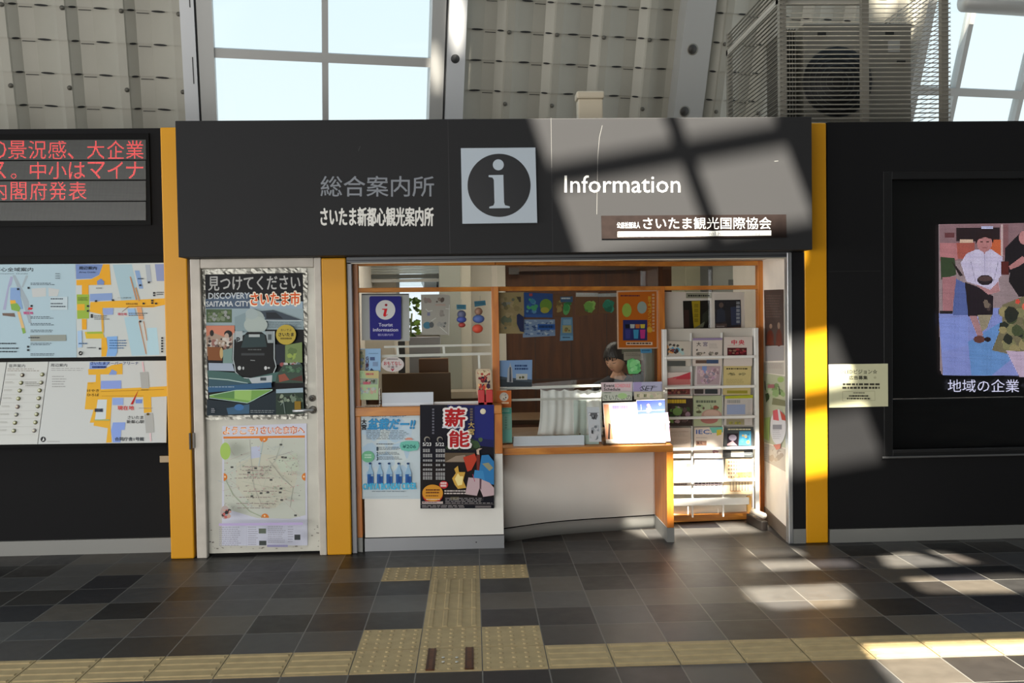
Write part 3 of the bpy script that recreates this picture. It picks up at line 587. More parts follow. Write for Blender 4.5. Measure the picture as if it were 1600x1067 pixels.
ibox('low_partition', 597, 582, 704, 622, 1.46, .03, '65503a', 'low brown partition standing on the floor before the office desk behind the left window', 'partition', 0)
ibox('cardboard_box', 655, 560, 700, 600, 1.62, .12, '6a4a2c', 'brown box on the desk behind the left window', 'box', .72)
wk = MB(); wk.slab([(.25, .36, .68), (1.38, .80, .68), (1.38, .98, .68), (.25, .98, .68)], (0, 0, .04), mat('6a5034', .5)); wk.box(.25, .29, .42, .96, 0, .68, mat('503a26', .5)); wk.box(1.34, 1.38, .82, .96, 0, .68, mat('503a26', .5)); tag(wk.build('inner_worktop'), 'brown inner worktop behind the counter glass where the clerk works', 'worktop')
ibox('office_machine', 622, 533, 632, 553, 2.29, .06, '2a2a2c', 'dark office machine on the cabinet under the back window', 'machine', .9)
ibox('desk_divider', 560, 530, 616, 552, 2.29, .02, 'b5b0a4', 'beige divider on the cabinet under the back window', 'divider', .9)
# wall shelf rail and dark cupboard on the brown wall
p, q = W(795, 424, 3.0), W(995, 416, 3.0); m = MB(); m.box(p.x, q.x, 3.0, 3.09, p.z, q.z+.01, mat('43280f', .5)); m.box(p.x, p.x+.1, 2.98, 3.0, p.z-.03, p.z+.03, mat('3a3430')); tag(m.build('wall_shelf'), 'long narrow dark wooden shelf high on the brown back wall', 'shelf')
ac = empty('air_conditioner', (2.0, 2.0, 2.0)); tag(ac, 'grey-blue air conditioner box hanging high in the right corner of the kiosk', 'air conditioner')
p, q = W(1112, 446, 2.0), W(1166, 414, 2.0); m = MB(); m.box(p.x, q.x, 2.0, 2.3, p.z-.1, q.z, mat('8b9088', .4)); m.build('casing', ac, .01)
m = MB(); m.box(p.x-.03, p.x+.005, 1.99, 2.3, p.z-.1, q.z+.02, mat('4a4e50', .4)); m.build('side_cheek', ac); m = MB(); m.box(p.x+.15, q.x-.02, 1.992, 2.0, p.z, p.z+.05, mat('3f4644', .4)); m.build('louvre', ac)
m = MB(); m.box(W(1072, 430, 2.4).x, 2.3, 2.4, 2.45, 1.6, 2.5, mat('a8a68e', .5)); struct(m, 'wall_kiosk_panel')
# display board behind the rack, with its posters
f = onSeg(2, -.05)
bd = MB(); bd.slab([f(1036, 456), f(1163, 456.5), f(1166, 620), f(1036, 620)], -segN[2]*.02, mat('d2c9c3', .55, name='grey_white_board')); tag(bd.build('display_board'), 'pale board behind the glass above the brochure rack', 'board')
cv7 = crop(1020, 390, 1280, 1156)
def PA(i, off, cv, **k): return Art(onSeg(i, off, cv), segN[i], **k)
a = PA(2, -.045, cv7); a.base([(210, 356), (395, 352), (399, 578), (216, 580)], '1c1712', .003); a.poly([(270, 358), (328, 356), (328, 545), (285, 545)], 'a08a1c'); a.poly([(216, 420), (250, 420), (255, 540), (216, 545)], '3a2420'); a.poly([(345, 450), (390, 410), (396, 480), (340, 540)], '2f3226'); [a.fine(288, 378+k*34, 316, 404+k*34, 3, '6a5a10', .6, 0) for k in range(4)]; a.poly([(290, 545), (360, 500), (350, 540)], '6b6a58'); tag(a.build('poster'), 'small dark poster with a yellow stripe on the board above the rack', 'poster')
a = PA(2, -.045, cv7); a.base([(430, 350), (610, 348), (614, 577), (434, 577)], '17161f', .003); a.poly([(540, 400), (610, 390), (612, 520), (545, 525)], '24304e'); a.poly([(434, 515), (515, 515), (515, 577), (434, 577)], '4a3a38'); a.poly([(515, 540), (612, 535), (614, 577), (515, 577)], '6a4a3c'); a.ell(487, 445, 8, 26, 'b4b8c0'); [a.fine(580, 362+k*26, 604, 382+k*26, 3, 'b8bcc8', .6, 0) for k in range(6)]; a.fine(442, 530, 510, 570, 3, 'a8a0a0', .4); a.ell(475, 385, 16, 18, '5a4a44'); a.poly([(445, 420), (475, 405), (500, 425), (505, 500), (440, 505)], '222a3c'); tag(a.build('poster'), 'small dark blue night poster on the board above the rack', 'poster')
a = PA(2, -.045, cv7); a.base([(232, 300), (408, 300), (408, 337), (232, 337)], '8f8c7c', .003); a.fine(245, 314, 398, 328, 1, '2c2a26', .8, .02); tag(a.build('notice_strip'), 'narrow printed notice strip above the two dark posters', 'notice')
# ------------------------------------------------------------ posters on door and low panel
YD = .042
cva = crop(310, 410, 500, 1559); cvb2 = crop(310, 530, 500, 1559)
FOIL = mat('7d7c75', .36, 1.0, bump=1.0, bscale=11, name='crinkled_foil')
f = onY(YD)
m = MB(); nx, ny = 40, 60; TL, TR, BL, BR = f(313.5, 421), f(480, 418.5), f(318, 656), f(480, 654); vs = []; fs = []
for j in range(ny+1):
    for i in range(nx+1):
        u, v = i/nx, j/ny; p = TL.lerp(TR, u).lerp(BL.lerp(BR, u), v); ed = (i in (0, nx)) or (j in (0, ny))
        vs.append(p+Vector(((rnd.random()-.5)*.008*(1 if ed else .3), -rnd.random()*.004-.001, (rnd.random()-.5)*.008*(1 if ed else .3))))
fs = [[j*(nx+1)+i, j*(nx+1)+i+1, (j+1)*(nx+1)+i+1, (j+1)*(nx+1)+i] for j in range(ny) for i in range(nx)]
m.add(vs, fs, FOIL); o = m.build('foil_backing'); tag(o, 'crinkled silver foil sheet stuck on the white door behind the train poster', 'foil')
a = Art(onY(YD-.006, cva), FRONT)
a.base([(85, 155), (1336, 132), (1372, 1930), (128, 1957)], '16171a', .001)
a.text('見つけてください', 128, 182, 1305, 362, 'b4b4b2', .012, tilt=-14)
a.poly([(90, 470), (1340, 500), (1340, 600), (92, 600)], '8fa3b2'); a.poly([(90, 470), (660, 390), (660, 600), (92, 600)], '48586c')
a.text('DISCOVERY', 130, 392, 652, 468, 'b9bfc4', .02, tilt=-6); a.text('SAITAMA CITY', 100, 500, 650, 566, 'c4c8ca', .02, tilt=-6)
a.text('さいたま市', 665, 378, 1306, 560, 'e8dcc8', .07, tilt=-8); a.text('さいたま市', 672, 386, 1298, 552, 'd2541c', .02, tilt=-8)
a.poly([(92, 590), (1345, 590), (1352, 860), (106, 860)], '8ea0a6'); a.poly([(100, 600), (430, 600), (430, 770), (105, 770)], '4a5c40'); a.blobs(110, 610, 425, 765, 40, ['8c8f8c', '5c6e48', '3e4c34', '74806a'], 14, 34)
a.poly([(780, 625), (960, 610), (1330, 740), (860, 740)], '3c4650'); a.poly([(870, 640), (1000, 640), (1090, 720), (880, 720)], '23282e'); a.line([(860, 740), (1335, 745)], 10, 'b0bcc0'); a.fine(880, 770, 1330, 850, 4, '6c7a80', .4); a.poly([(470, 700), (620, 640), (860, 700), (860, 900), (480, 900)], '7e9196')
a.ell(730, 720, 120, 110, '99a5a2'); a.ell(740, 800, 150, 110, 'a2ada8'); a.ell(690, 660, 80, 70, '9ba8a8')
a.poly([(105, 810), (470, 808), (470, 900), (110, 1000)], 'b8755e'); a.poly([(110, 840), (470, 820), (470, 1180), (115, 1200)], '9c8878'); a.poly([(110, 820), (470, 812), (470, 920), (330, 950), (200, 900), (115, 950)], 'c07a62')
a.ell(180, 905, 26, 40, '24201e'); a.ell(390, 915, 52, 46, '1e1c1c'); a.ell(370, 945, 28, 40, 'b09a8c'); a.blobs(115, 950, 470, 1140, 46, ['b5aaa2', '6a5450', '8c6058', 'c2bab0', '3c3430'], 12, 36)
a.poly([(130, 1080), (310, 1085), (320, 1255), (140, 1250)], '7a4a28'); a.ell(310, 1160, 22, 70, 'b49a6a'); a.poly([(330, 1120), (470, 1090), (470, 1290), (330, 1290)], '708a84')
a.poly([(480, 900), (990, 880), (1000, 1300), (450, 1300)], '8fa0a4')
a.poly([(455, 1000), (610, 920), (640, 890), (820, 890), (850, 910), (990, 1010), (1010, 1240), (1005, 1340), (955, 1450), (740, 1470), (540, 1450), (480, 1340), (445, 1240)], '111314')
a.poly([(610, 925), (860, 915), (890, 1080), (560, 1090)], '2c3c3e'); a.rect(660, 920, 800, 955, 'a4acac'); a.poly([(480, 880), (580, 880), (580, 1000), (500, 1020)], '9fa8aa'); a.poly([(870, 880), (975, 880), (975, 1030), (900, 1030)], '8d9698'); a.text('P', 505, 960, 545, 1030, '2a2e30', .03); a.rect(905, 920, 950, 990, '4a5254')
a.rect(565, 1160, 860, 1190, '3a3e40'); a.ell(540, 1350, 22, 26, 'b8bcbc'); a.ell(590, 1352, 12, 20, 'a8acac'); a.ell(875, 1350, 18, 24, 'c4c6c6'); a.ell(915, 1348, 16, 12, 'b0b2b2'); a.line([(680, 1250), (740, 1255)], 8, '8c9090'); a.fine(650, 1110, 850, 1130, 1, '5a5e5e', .6)
a.line([(470, 900), (460, 1240), (480, 1320), (490, 1400), (560, 1470), (740, 1490), (960, 1450), (1010, 1330), (985, 1230), (985, 880)], 12, 'aab4b6')
a.ell(1135, 925, 128, 128, 'b09a3c'); a.text('おいでよ', 1070, 850, 1205, 880, '3a3424', .01); a.text('さいたま', 1040, 900, 1235, 945, '1c1a14', .03); a.fine(1065, 962, 1210, 990, 1, '6a5c24', .8, .1)
a.poly([(1000, 1050), (1130, 1050), (1130, 1300), (1010, 1310)], '20262e'); a.poly([(1125, 1060), (1340, 1020), (1345, 1280), (1125, 1290)], '6f8250'); a.blobs(1140, 1070, 1290, 1270, 14, ['7c9048', '8ca050', '5c7044'], 24, 50)
a.blobs(1010, 1270, 1340, 1330, 16, ['9a9a98', '8a4848', 'b4b4b0', '5a6a70'], 14, 34)
a.poly([(148, 1285), (450, 1290), (480, 1390), (150, 1380)], '98a4b4'); a.poly([(130, 1380), (490, 1410), (620, 1490), (1345, 1330), (1350, 1500), (640, 1545), (150, 1490)], '41605c'); a.line([(150, 1480), (400, 1500), (650, 1545)], 12, '9fb4b0')
a.poly([(150, 1490), (650, 1545), (640, 1580), (150, 1590)], '34505c'); a.poly([(660, 1480), (960, 1440), (955, 1540), (700, 1545)], 'a8b0b4'); a.rect(808, 1470, 885, 1510, '3a4448')
a.poly([(1020, 1440), (1100, 1310), (1340, 1300), (1355, 1540), (1000, 1540)], '3a4a40'); a.poly([(1040, 1440), (1120, 1420), (1180, 1500), (1050, 1530)], '8a4c3c'); a.poly([(1180, 1500), (1340, 1440), (1350, 1520)], '54322c'); a.blobs(1080, 1310, 1340, 1420, 20, ['4a6a50', '34503c', '5c7c62'], 18, 36)
a.poly([(140, 1590), (950, 1530), (955, 1600), (150, 1660)], '2f5678'); a.fine(160, 1585, 540, 1610, 1, '8ba0b0', .4)
a.poly([(170, 1690), (500, 1630), (960, 1620), (700, 1780), (640, 1790), (160, 1720)], '6f9a4c'); a.poly([(480, 1640), (700, 1625), (690, 1770), (480, 1740)], '8fb464'); a.poly([(200, 1690), (480, 1640), (480, 1740), (230, 1720)], '56804a'); a.line([(160, 1700), (500, 1632), (965, 1625)], 8, 'a8c4b0'); a.line([(160, 1730), (650, 1795), (965, 1630)], 8, 'a4c0b8')
a.poly([(130, 1750), (640, 1800), (900, 1690), (1010, 1640), (1010, 1945), (128, 1955)], '1c2830'); a.poly([(380, 1860), (670, 1810), (670, 1930), (400, 1940)], '3a5a74'); a.ell(540, 1850, 60, 40, '3c6a9c')
a.poly([(1010, 1640), (1355, 1600), (1370, 1930), (1010, 1945)], '2a3a30'); a.poly([(1010, 1620), (1355, 1600), (1358, 1660), (1012, 1670)], '8fa4b0'); a.blobs(1015, 1670, 1360, 1800, 34, ['6a7a68', '3c4c3c', '84907c', '242c26'], 16, 40); a.poly([(1250, 1770), (1330, 1770), (1330, 1880), (1250, 1880)], '84681e'); a.line([(1070, 1820), (1110, 1780), (1130, 1930)], 8, '7a8884')
a.fine(690, 1885, 1000, 1930, 2, '7c8488', .4); a.fine(190, 1860, 240, 1925, 3, '8a8c94', .5)
tag(a.build('train_poster'), 'tall dark poster with a black steam locomotive, upper half of the white door', 'poster')

cvm = crop(280, 630, 530, 1067)
a = Art(onY(YD-.001, cvm), FRONT); a.base([(288, 153), (850, 134), (856, 948), (284, 950)], 'c6c8d6', .001)
a.text('ようこそ!', 294, 160, 522, 206, 'd8863c', .06, .1, tilt=-2); a.text('ようこそ!', 300, 164, 518, 203, 'efe6dc', .004, .1, tilt=-2); a.text('さいたま市へ', 545, 156, 834, 203, 'c8642c', .06, .0, tilt=-2); a.text('さいたま市へ', 549, 160, 830, 200, 'efe6dc', .004, tilt=-2)
a.poly([(295, 222), (838, 214), (838, 229), (295, 236)], 'd27a30')
a.poly([(300, 240), (838, 232), (842, 745), (740, 770), (520, 765), (300, 700)], 'bcc0b4'); a.poly([(380, 400), (560, 340), (700, 350), (790, 470), (760, 600), (640, 700), (500, 690), (380, 560)], 'c0bfae'); a.poly([(640, 380), (780, 330), (800, 450), (680, 460)], 'bcc4b2'); a.poly([(480, 290), (540, 285), (540, 360), (480, 370)], 'b4bace')
a.ell(563, 232, 28, 27, 'd27a30', None, 20, 0, 180); a.ell(572, 763, 26, 28, 'd27a30', None, 20, 180, 360); a.ell(297, 492, 24, 26, 'd27a30', None, 20, -90, 90); a.ell(842, 490, 24, 26, 'd27a30', None, 20, 90, 270)
for x, y in ((568, 242), (570, 750), (306, 490), (832, 489)): a.ell(x, y, 6, 7, 'e8c8a0')
a.line([(600, 380), (690, 500), (760, 560), (740, 690)], 3, '9c9a90'); a.line([(310, 510), (360, 610), (470, 720), (560, 760)], 4, '9aa88a'); a.line([(470, 240), (480, 380), (500, 560), (560, 700)], 2.5, 'a8a6a0'); a.line([(690, 240), (640, 380), (560, 480), (420, 500)], 2.5, 'a4aa9c'); a.line([(420, 520), (600, 560), (800, 600)], 2.5, 'a8b0a0'); a.line([(590, 370), (760, 320)], 3, '9c9c98'); a.line([(560, 245), (530, 420)], 3, 'a8c0cc')
a.blobs(410, 400, 620, 500, 46, ['b08c88', '8c8c84', 'bc9a96', '6a6a64', '9ab09a'], 3, 9, .5); a.blobs(440, 540, 720, 690, 60, ['b08c88', '8c8c84', 'bc9a96', '6a6a64', '9ab09a'], 3, 9, .5); a.blobs(640, 330, 820, 560, 34, ['8c8c84', '6a6a64', 'bc9a96'], 3, 8, .5); a.blobs(310, 380, 420, 700, 22, ['8c8c84', 'a09a94', 'b08c88'], 3, 8, .5)
for k in range(26):
    x, y = 330+rnd.random()*470, 260+rnd.random()*420; a.line([(x, y), (x+(rnd.random()-.5)*160, y+(rnd.random()-.3)*90), (x+(rnd.random()-.5)*220, y+(rnd.random()-.2)*140)], 1.6, rnd.choice(['b4a49c', 'a4aca0', 'b49c98', '9ca8ac']))
a.blobs(320, 250, 830, 700, 90, ['c4a8a4', 'a8b0a4', 'b8b4a0', '8c8880', 'c09090', '70706c'], 2, 7, .6)
for y in (400, 425, 450, 475, 560, 600, 640, 670): a.fine(400+rnd.random()*60, y, 600+rnd.random()*120, y+6, 1, '8c7c78', .7)
for x, y in ((640, 488), (705, 545), (700, 570), (710, 620), (515, 595), (575, 575), (620, 570), (385, 405), (495, 440), (705, 258), (715, 340), (735, 342), (800, 720), (540, 412)): a.rect(x-9, y-6, x+9, y+6, '4a4a48')
a.ell(342, 300, 34, 56, '9cba5c'); a.ell(340, 700, 30, 44, 'b0a09c'); a.blobs(305, 668, 385, 756, 14, ['3a3434', 'c09a8c', '8aa0a8', '2e2c2c', 'b4605c'], 8, 18)
a.poly([(300, 772), (848, 766), (848, 782), (300, 788)], 'b4a4cc')
for x0, x1, y0, y1, n in ((302, 450, 795, 925, 10), (490, 555, 795, 920, 9), (620, 740, 792, 905, 9), (750, 790, 792, 905, 7)): a.fine(x0, y0, x1, y1, n, '8c8a98', .3)
a.rect(560, 805, 608, 838, '5c6458'); a.rect(563, 885, 610, 915, '3e4442'); a.rect(793, 845, 832, 880, '3a3e40'); a.rect(615, 912, 750, 926, '8a86a8'); a.line([(480, 795), (480, 930)], 1.5, 'a09cb0')
tag(a.build('city_map_poster'), 'pale visitor map poster headed in orange on the lower half of the white door', 'poster')

# cider poster
cvc = crop(550, 635, 660, 809); YP = .073
a = Art(onY(YP, cvc), FRONT); a.base([(58, 34), (772, 22), (800, 1062), (76, 1062)], 'bccad0', .001)
a.blobs(80, 60, 760, 1000, 30, ['b4c8d6', 'c4d0d2', 'aac2d4'], 60, 140)
a.text('大宮発祥サイダー ご当地サイダー', 200, 92, 625, 122, '3c6a94', .02); pass
a.vtext('大宮', 110, 145, 166, 270, '1c1c20', .03, .05)
a.text('盆栽だー!!', 180, 140, 726, 262, '2c7cae', .04, .18); a.text('盆栽だー!!', 186, 148, 720, 254, '3f94c6', .012, .18)
a.fine(165, 275, 660, 385, 6, '5a6268', .3, .15); a.fine(280, 425, 500, 442, 1, '6a7074', .6)
for i, y in enumerate((465, 522, 575)): a.text('123'[i], 284, y, 300, y+42, '3a4a54', .03); a.fine(312, y, 560+40*(i == 2), y+40, 3, '4a5258', .35)
a.ell(185, 575, 74, 66, '6fb08a'); a.fine(145, 548, 225, 602, 2, 'b8d8c4', .6, .1)
a.ell(655, 382, 45, 26, 'c98a78', None, 20, 180, 360); a.poly([(560, 410), (620, 395), (700, 395), (760, 400), (775, 450), (750, 500), (650, 515), (570, 500), (550, 450)], '6bb4a4'); a.text('¥206', 582, 438, 735, 478, '1f5c58', .02)
for i in range(5):
    x = 212+i*109; y = 690
    a.poly([(x-34, 890), (x-34, 760), (x-12, 700), (x-10, 660), (x+10, 660), (x+12, 700), (x+36, 760), (x+36, 890)], '8fb2cc'); a.poly([(x-34, 885), (x-34, 775), (x+36, 775), (x+36, 885)], '2a5c9c'); a.rect(x-10, 800, x+20, 868, '214a8c'); a.rect(x+8, 778, x+34, 800, '8fa8b8'); a.ell(x-3, 653, 16, 12, '26406a')
a.text('OMIYA BONSAI CIDER', 126, 882, 740, 955, '3fb0d8', .02, tilt=-8); a.fine(230, 968, 650, 985, 1, '7a8890', .5); a.line([(80, 1040), (640, 1030)], 2, '98a4a8')
tag(a.build('cider_poster'), 'pale blue drink poster with five bottles on the low white front panel', 'poster')
# firelight noh poster
cvn = crop(650, 625, 780, 793); YN = .052
a = Art(onY(YN, cvn), FRONT); a.base([(38, 45), (743, 45), (743, 1032), (42, 1034)], '12121c', .0015)
a.poly([(300, 45), (743, 45), (743, 450), (450, 420), (300, 200)], '1c2050'); a.poly([(560, 60), (743, 45), (743, 380), (560, 360)], '22286c'); a.ell(638, 108, 27, 27, 'c8c0a4'); a.ell(634, 106, 20, 20, 'd4ccb2')
a.blobs(270, 330, 640, 490, 44, ['3a5034', '2c3e2a', '4a5e42', '24301e'], 24, 52); a.poly([(272, 500), (560, 500), (560, 590), (276, 590)], '5a4c3c'); a.poly([(380, 530), (470, 520), (470, 585), (280, 585)], '8c7c6c'); a.poly([(42, 590), (743, 590), (743, 920), (42, 930)], '1a1414')
a.text('薪', 268, 72, 478, 258, 'ded8d6', .075); a.text('薪', 280, 82, 466, 250, 'a81c20', .03); a.text('能', 308, 284, 520, 450, 'ded8d6', .075); a.text('能', 320, 292, 508, 442, 'a81c20', .03); a.fine(250, 250, 430, 270, 1, 'c4c8d4', .7, .05)
a.vtext('大宮', 498, 205, 556, 335, 'b49a5a', .02); [a.fine(515, 78+k*25, 540, 96+k*25, 2, '8c7c5c', .6, 0) for k in range(5)]; [a.fine(155, 80+k*28, 174, 98+k*28, 2, '8a8a98', .6, 0) for k in range(9)]
for x, t in ((60, '5/23'), (182, '5/22')):
    a.ell(x+46, 372, 28, 28, '8f8a80'); a.ell(x+50, 378, 22, 24, '12121c'); a.text(t, x+6, 402, x+86, 434, 'cfcfcf', .02)
    for k, y in enumerate((462, 510, 562, 604, 648, 684, 722)):
        for j in range(4): 
            if rnd.random() < .9: a.fine(x+8+j*23, y, x+26+j*23, y+(34 if k in (0, 1, 5, 6) else 22), 3, 'c0c0c0', .6, 0)
a.poly([(345, 740), (380, 690), (365, 650), (400, 620), (410, 680), (470, 680), (450, 760), (480, 830), (400, 840), (370, 800)], 'c49a44'); a.poly([(370, 745), (400, 690), (420, 720), (450, 720), (440, 800), (400, 810)], 'e8d48c')
a.poly([(450, 540), (560, 505), (580, 560), (530, 660), (490, 675)], 'b03c28'); a.poly([(575, 520), (610, 515), (605, 680), (580, 690)], '6a2a24'); a.poly([(575, 470), (600, 455), (632, 455), (600, 475), (605, 515), (580, 512)], 'b8a494'); a.poly([(625, 520), (690, 515), (743, 580), (743, 800), (640, 780), (600, 680)], '2f72a8'); a.poly([(630, 600), (690, 590), (735, 640), (700, 670)], '8a8a70'); a.poly([(560, 660), (640, 670), (660, 780), (545, 740)], '3a80b4')
a.poly([(500, 730), (600, 740), (700, 780), (743, 830), (743, 900), (640, 915), (605, 830), (580, 905), (470, 890)], 'b8a0a4'); a.poly([(605, 740), (625, 745), (620, 850), (605, 830)], '5a4048'); a.line([(540, 700), (560, 770)], 6, 'a04060')
a.ell(265, 800, 42, 36, 'b02c30'); a.fine(234, 776, 296, 826, 2, 'e0c8c4', .7, .1); a.ell(160, 890, 98, 88, 'a82c24'); a.ell(160, 878, 98, 80, 'c88a2c'); a.fine(96, 842, 228, 892, 2, '5a2810', .55, .05); a.fine(95, 900, 230, 915, 1, '5a2810', .6); a.fine(100, 935, 235, 950, 1, 'e0d0c0', .5)
a.rect(60, 958, 258, 980, 'b8a8a4'); a.fine(64, 962, 250, 976, 1, '6a4a48', .6); a.fine(272, 852, 520, 900, 2, 'c0b4b0', .5); a.rect(330, 915, 410, 945, '5a5440'); a.fine(280, 925, 730, 985, 4, '9a9494', .35); a.line([(46, 985), (740, 985)], 4, '6a6464'); a.fine(60, 995, 520, 1022, 2, '9a9494', .4); a.rect(565, 998, 715, 1018, '6a6464')
tag(a.build('noh_poster'), 'dark blue night-performance poster with big red characters on the low front panel', 'poster')

# ------------------------------------------------------------ things on the left sill and glass
cvi = crop(540, 440, 780, 1600)
a = PA(0, -.012, cvi); a.base([(165, 125), (662, 125), (668, 618), (170, 610)], 'b9babb', .004); a.line([(172, 134), (655, 132)], 10, '3a3a3c'); tag(a.build('backing_sheet'), 'grey sheet behind the glass that carries the blue information sign', 'sheet')
a = PA(0, .008, cvi); r = 18; P = []
for cx, cy, s0 in ((560, 170, -90), (560, 588, 0), (272, 588, 90), (266, 170, 180)):
    P += [(cx+r*math.cos(math.radians(s0+k*30)), cy+r*math.sin(math.radians(s0+k*30))) for k in range(4)]
a.base(P, '2b2a78', .003); a.ell(415, 294, 102, 102, 'c9cac8', n=44); RD = 'c8242c'
a.ell(422, 243, 14, 13, '8c2028'); a.poly([(378, 290), (378, 283), (436, 280), (424, 330), (420, 348), (440, 336), (436, 348), (412, 366), (394, 360), (392, 345), (404, 296)], RD)
a.text('Tourist', 345, 432, 490, 466, 'c8c8dc', .015); a.text('information', 286, 484, 546, 518, 'c8c8dc', .015); a.text('観光案内所', 336, 542, 498, 566, '9a9ac8', .015)
tag(a.build('information_sign'), 'blue rounded tourist information sign with a red i on the left glass', 'sign')
BAGM = glass('clear_plastic', (.9, .9, .88), 1.0, .15)
a = PA(0, -.012, cvi); a.base([(785, 135), (1050, 130), (1090, 150), (1080, 555), (795, 552)], 'a8a39d', .004)
a.blobs(805, 160, 910, 240, 8, ['94807c', '8c8480', 'a88c88'], 14, 30); a.blobs(935, 155, 1040, 225, 10, ['6a5a54', '8a7a70', '5c504c'], 12, 26); a.rect(935, 232, 1040, 250, 'b09890'); a.rect(850, 320, 880, 355, '7c7c98'); a.blobs(960, 290, 1040, 370, 6, ['948c88', '8c8480'], 12, 26); a.ell(850, 455, 42, 36, '4a7890'); a.ell(895, 450, 24, 30, '5a5c60'); a.blobs(940, 410, 1060, 500, 8, ['6c6c6c', '8c8c8a', '9a9896'], 10, 26)
for q in ([(835, 285), (860, 310), (905, 300)], [(890, 410), (940, 378)], [(1040, 280), (1085, 285)], [(980, 470), (1060, 540)], [(1080, 240), (1075, 560)]): a.line(q, 5, 'd8d8d6')
tag(a.build('souvenir_sheet'), 'clear plastic-wrapped sheet of small souvenirs hanging behind the left glass', 'souvenir sheet')
def charm(cv, card, cc, body, label):
    a = PA(0, -.01, cv); a.base(card, cc, .002); x0 = sum(p[0] for p in card)/4; a.fine(card[0][0]+10, card[0][1]+12, card[1][0]-8, card[2][1]-8, 2, '2a4a58', .4); a.line([(x0, card[0][1]-60), (x0, card[0][1])], 4, '8c8c8c')
    r = a.build('keychain'); tag(r, label, 'keychain', None)
    for nm, (cx, cy, rx, ry), c in body:
        m = MB(); p = PL(*cv(cx, cy), G[0]-segN[0]*.015, segN[0]); k = .15*4.6/1000 if 0 else (PL(*cv(cx+rx, cy), G[0], segN[0])-PL(*cv(cx, cy), G[0], segN[0])).length; kz = k*ry/rx
        m.add([p+Vector((k*math.cos(u)*math.cos(v), .02*math.sin(u)*math.cos(v), kz*math.sin(v))) for v in [(-90+180*j/8)*math.pi/180 for j in range(9)] for u in [2*math.pi*i/14 for i in range(14)]], [[j*14+i, j*14+(i+1) % 14, (j+1)*14+(i+1) % 14, (j+1)*14+i] for j in range(8) for i in range(14)], mat(c, .6), True); m.build(nm, r)
charm(cvi, [(1155, 238), (1255, 240), (1255, 290), (1157, 290)], '4a7c94', [('charm_top', (1208, 340, 46, 42), '555a78'), ('charm_middle', (1208, 395, 52, 34), '3a4a94'), ('charm_base', (1212, 452, 38, 26), '9a3830')], 'smaller charm on an upright blue card hanging in front of the grey column')
charm(cvi, [(1340, 205), (1455, 195), (1462, 245), (1345, 262)], '3f7088', [('charm_top', (1385, 310, 42, 40), '8c6a58'), ('charm_middle', (1385, 388, 62, 44), '48609c'), ('charm_base', (1375, 490, 56, 46), 'c0442c')], 'larger blue and red charm on a tilted blue card hanging beside the mullion')
# oval sticker
cvo = crop(545, 500, 785, 1600)
a = PA(0, .012, cvo); a.base([(457+118*math.cos(t*math.pi/18), 462+78*math.sin(t*math.pi/18)) for t in range(36)], 'c8c2c0', .001); a.text('おもてなし', 365, 432, 548, 470, 'b02838', .02); a.fine(395, 402, 520, 418, 1, '5a5456', .6); a.fine(405, 476, 432, 496, 2, '5a4448', .6, 0); a.fine(486, 474, 506, 494, 2, '5a4448', .6, 0); a.poly([(435, 505), (455, 535), (478, 505), (466, 505), (455, 515), (446, 505)], 'a02840'); a.ell(457, 490, 16, 14, '8c8084'); tag(a.build('oval_sticker'), 'white oval sticker with red hiragana on the left glass', 'sticker')
# brochure stand, far left
bs = empty('leaflet_holder', W(573, 627, .09)); tag(bs, 'clear two-tier leaflet holder at the far left of the window sill', 'leaflet holder')
f = onY(.10); m = MB(); p0, p1 = f(550, 627), f(594, 627)
m.box(p0.x, p1.x, .085, .17, zs, zs+.008, BAGM); m.box(p0.x, p0.x+.003, .085, .17, zs, zs+.12, BAGM); m.box(p1.x-.003, p1.x, .085, .17, zs, zs+.12, BAGM); m.build('tray', bs)
a = Art(onY(.13, cvo), FRONT); a.base([(48, 300), (332, 296), (330, 540), (46, 540)], '8fb4d8', .004); a.poly([(48, 310), (172, 305), (172, 530), (50, 530)], '9c9a84'); a.blobs(55, 320, 168, 520, 20, ['7a8468', 'b09a84', '6a7c94', '5c6454'], 14, 34); a.vtext('GUIDE', 178, 382, 205, 560, '4a3040', .03); a.rect(222, 385, 270, 420, '4a5c84'); a.rect(250, 435, 300, 480, '7c94b4'); a.fine(210, 345, 320, 356, 1, '5a7c9c', .5); a.poly([(215, 530), (235, 500), (265, 530)], '2c3c5c')
tag(a.build('leaflet'), 'blue guide leaflet in the back tier of the far left holder', 'leaflet')
a = Art(onY(.10, cvo), FRONT); a.base([(38, 528), (312, 528), (304, 830), (28, 830)], 'a5bf94', .004); a.poly([(160, 530), (310, 530), (310, 610), (180, 600)], 'c0b480'); a.fine(178, 552, 262, 578, 1, 'b04a5c', .8, .1); a.rect(75, 608, 300, 670, '8c988c'); a.blobs(80, 612, 300, 668, 16, ['5c6e5c', 'a4a890', '44503c', 'b0a098'], 8, 24); a.fine(150, 642, 235, 678, 1, 'c05068', .8, .1); a.blobs(70, 690, 300, 780, 26, ['9ab0b4', 'b4bcb0', '8ca0a0', 'c0a090'], 10, 26); a.fine(40, 545, 150, 600, 3, '7a9a6c', .3)
tag(a.build('leaflet'), 'green map leaflet in the front tier of the far left holder', 'leaflet')
# low white tray strips
p, q = W(597, 627, .14), W(677, 612.5, .14); m = MB(); m.box(p.x, q.x, .13, .16, zs, q.z, mat('b4bcc6', .4)); m.box(p.x, q.x, .128, .13, zs, zs+.02, mat('c4ccd4', .4)); tag(m.build('paper_box'), 'long low white paper box on the left window sill', 'box')
p, q = W(678, 624, .14), W(768, 617, .14); m = MB(); m.box(p.x, q.x, .16, .18, zs, zs+.02, mat('c9cbcb', .3, .3)); m.build('sill_rail', gw)
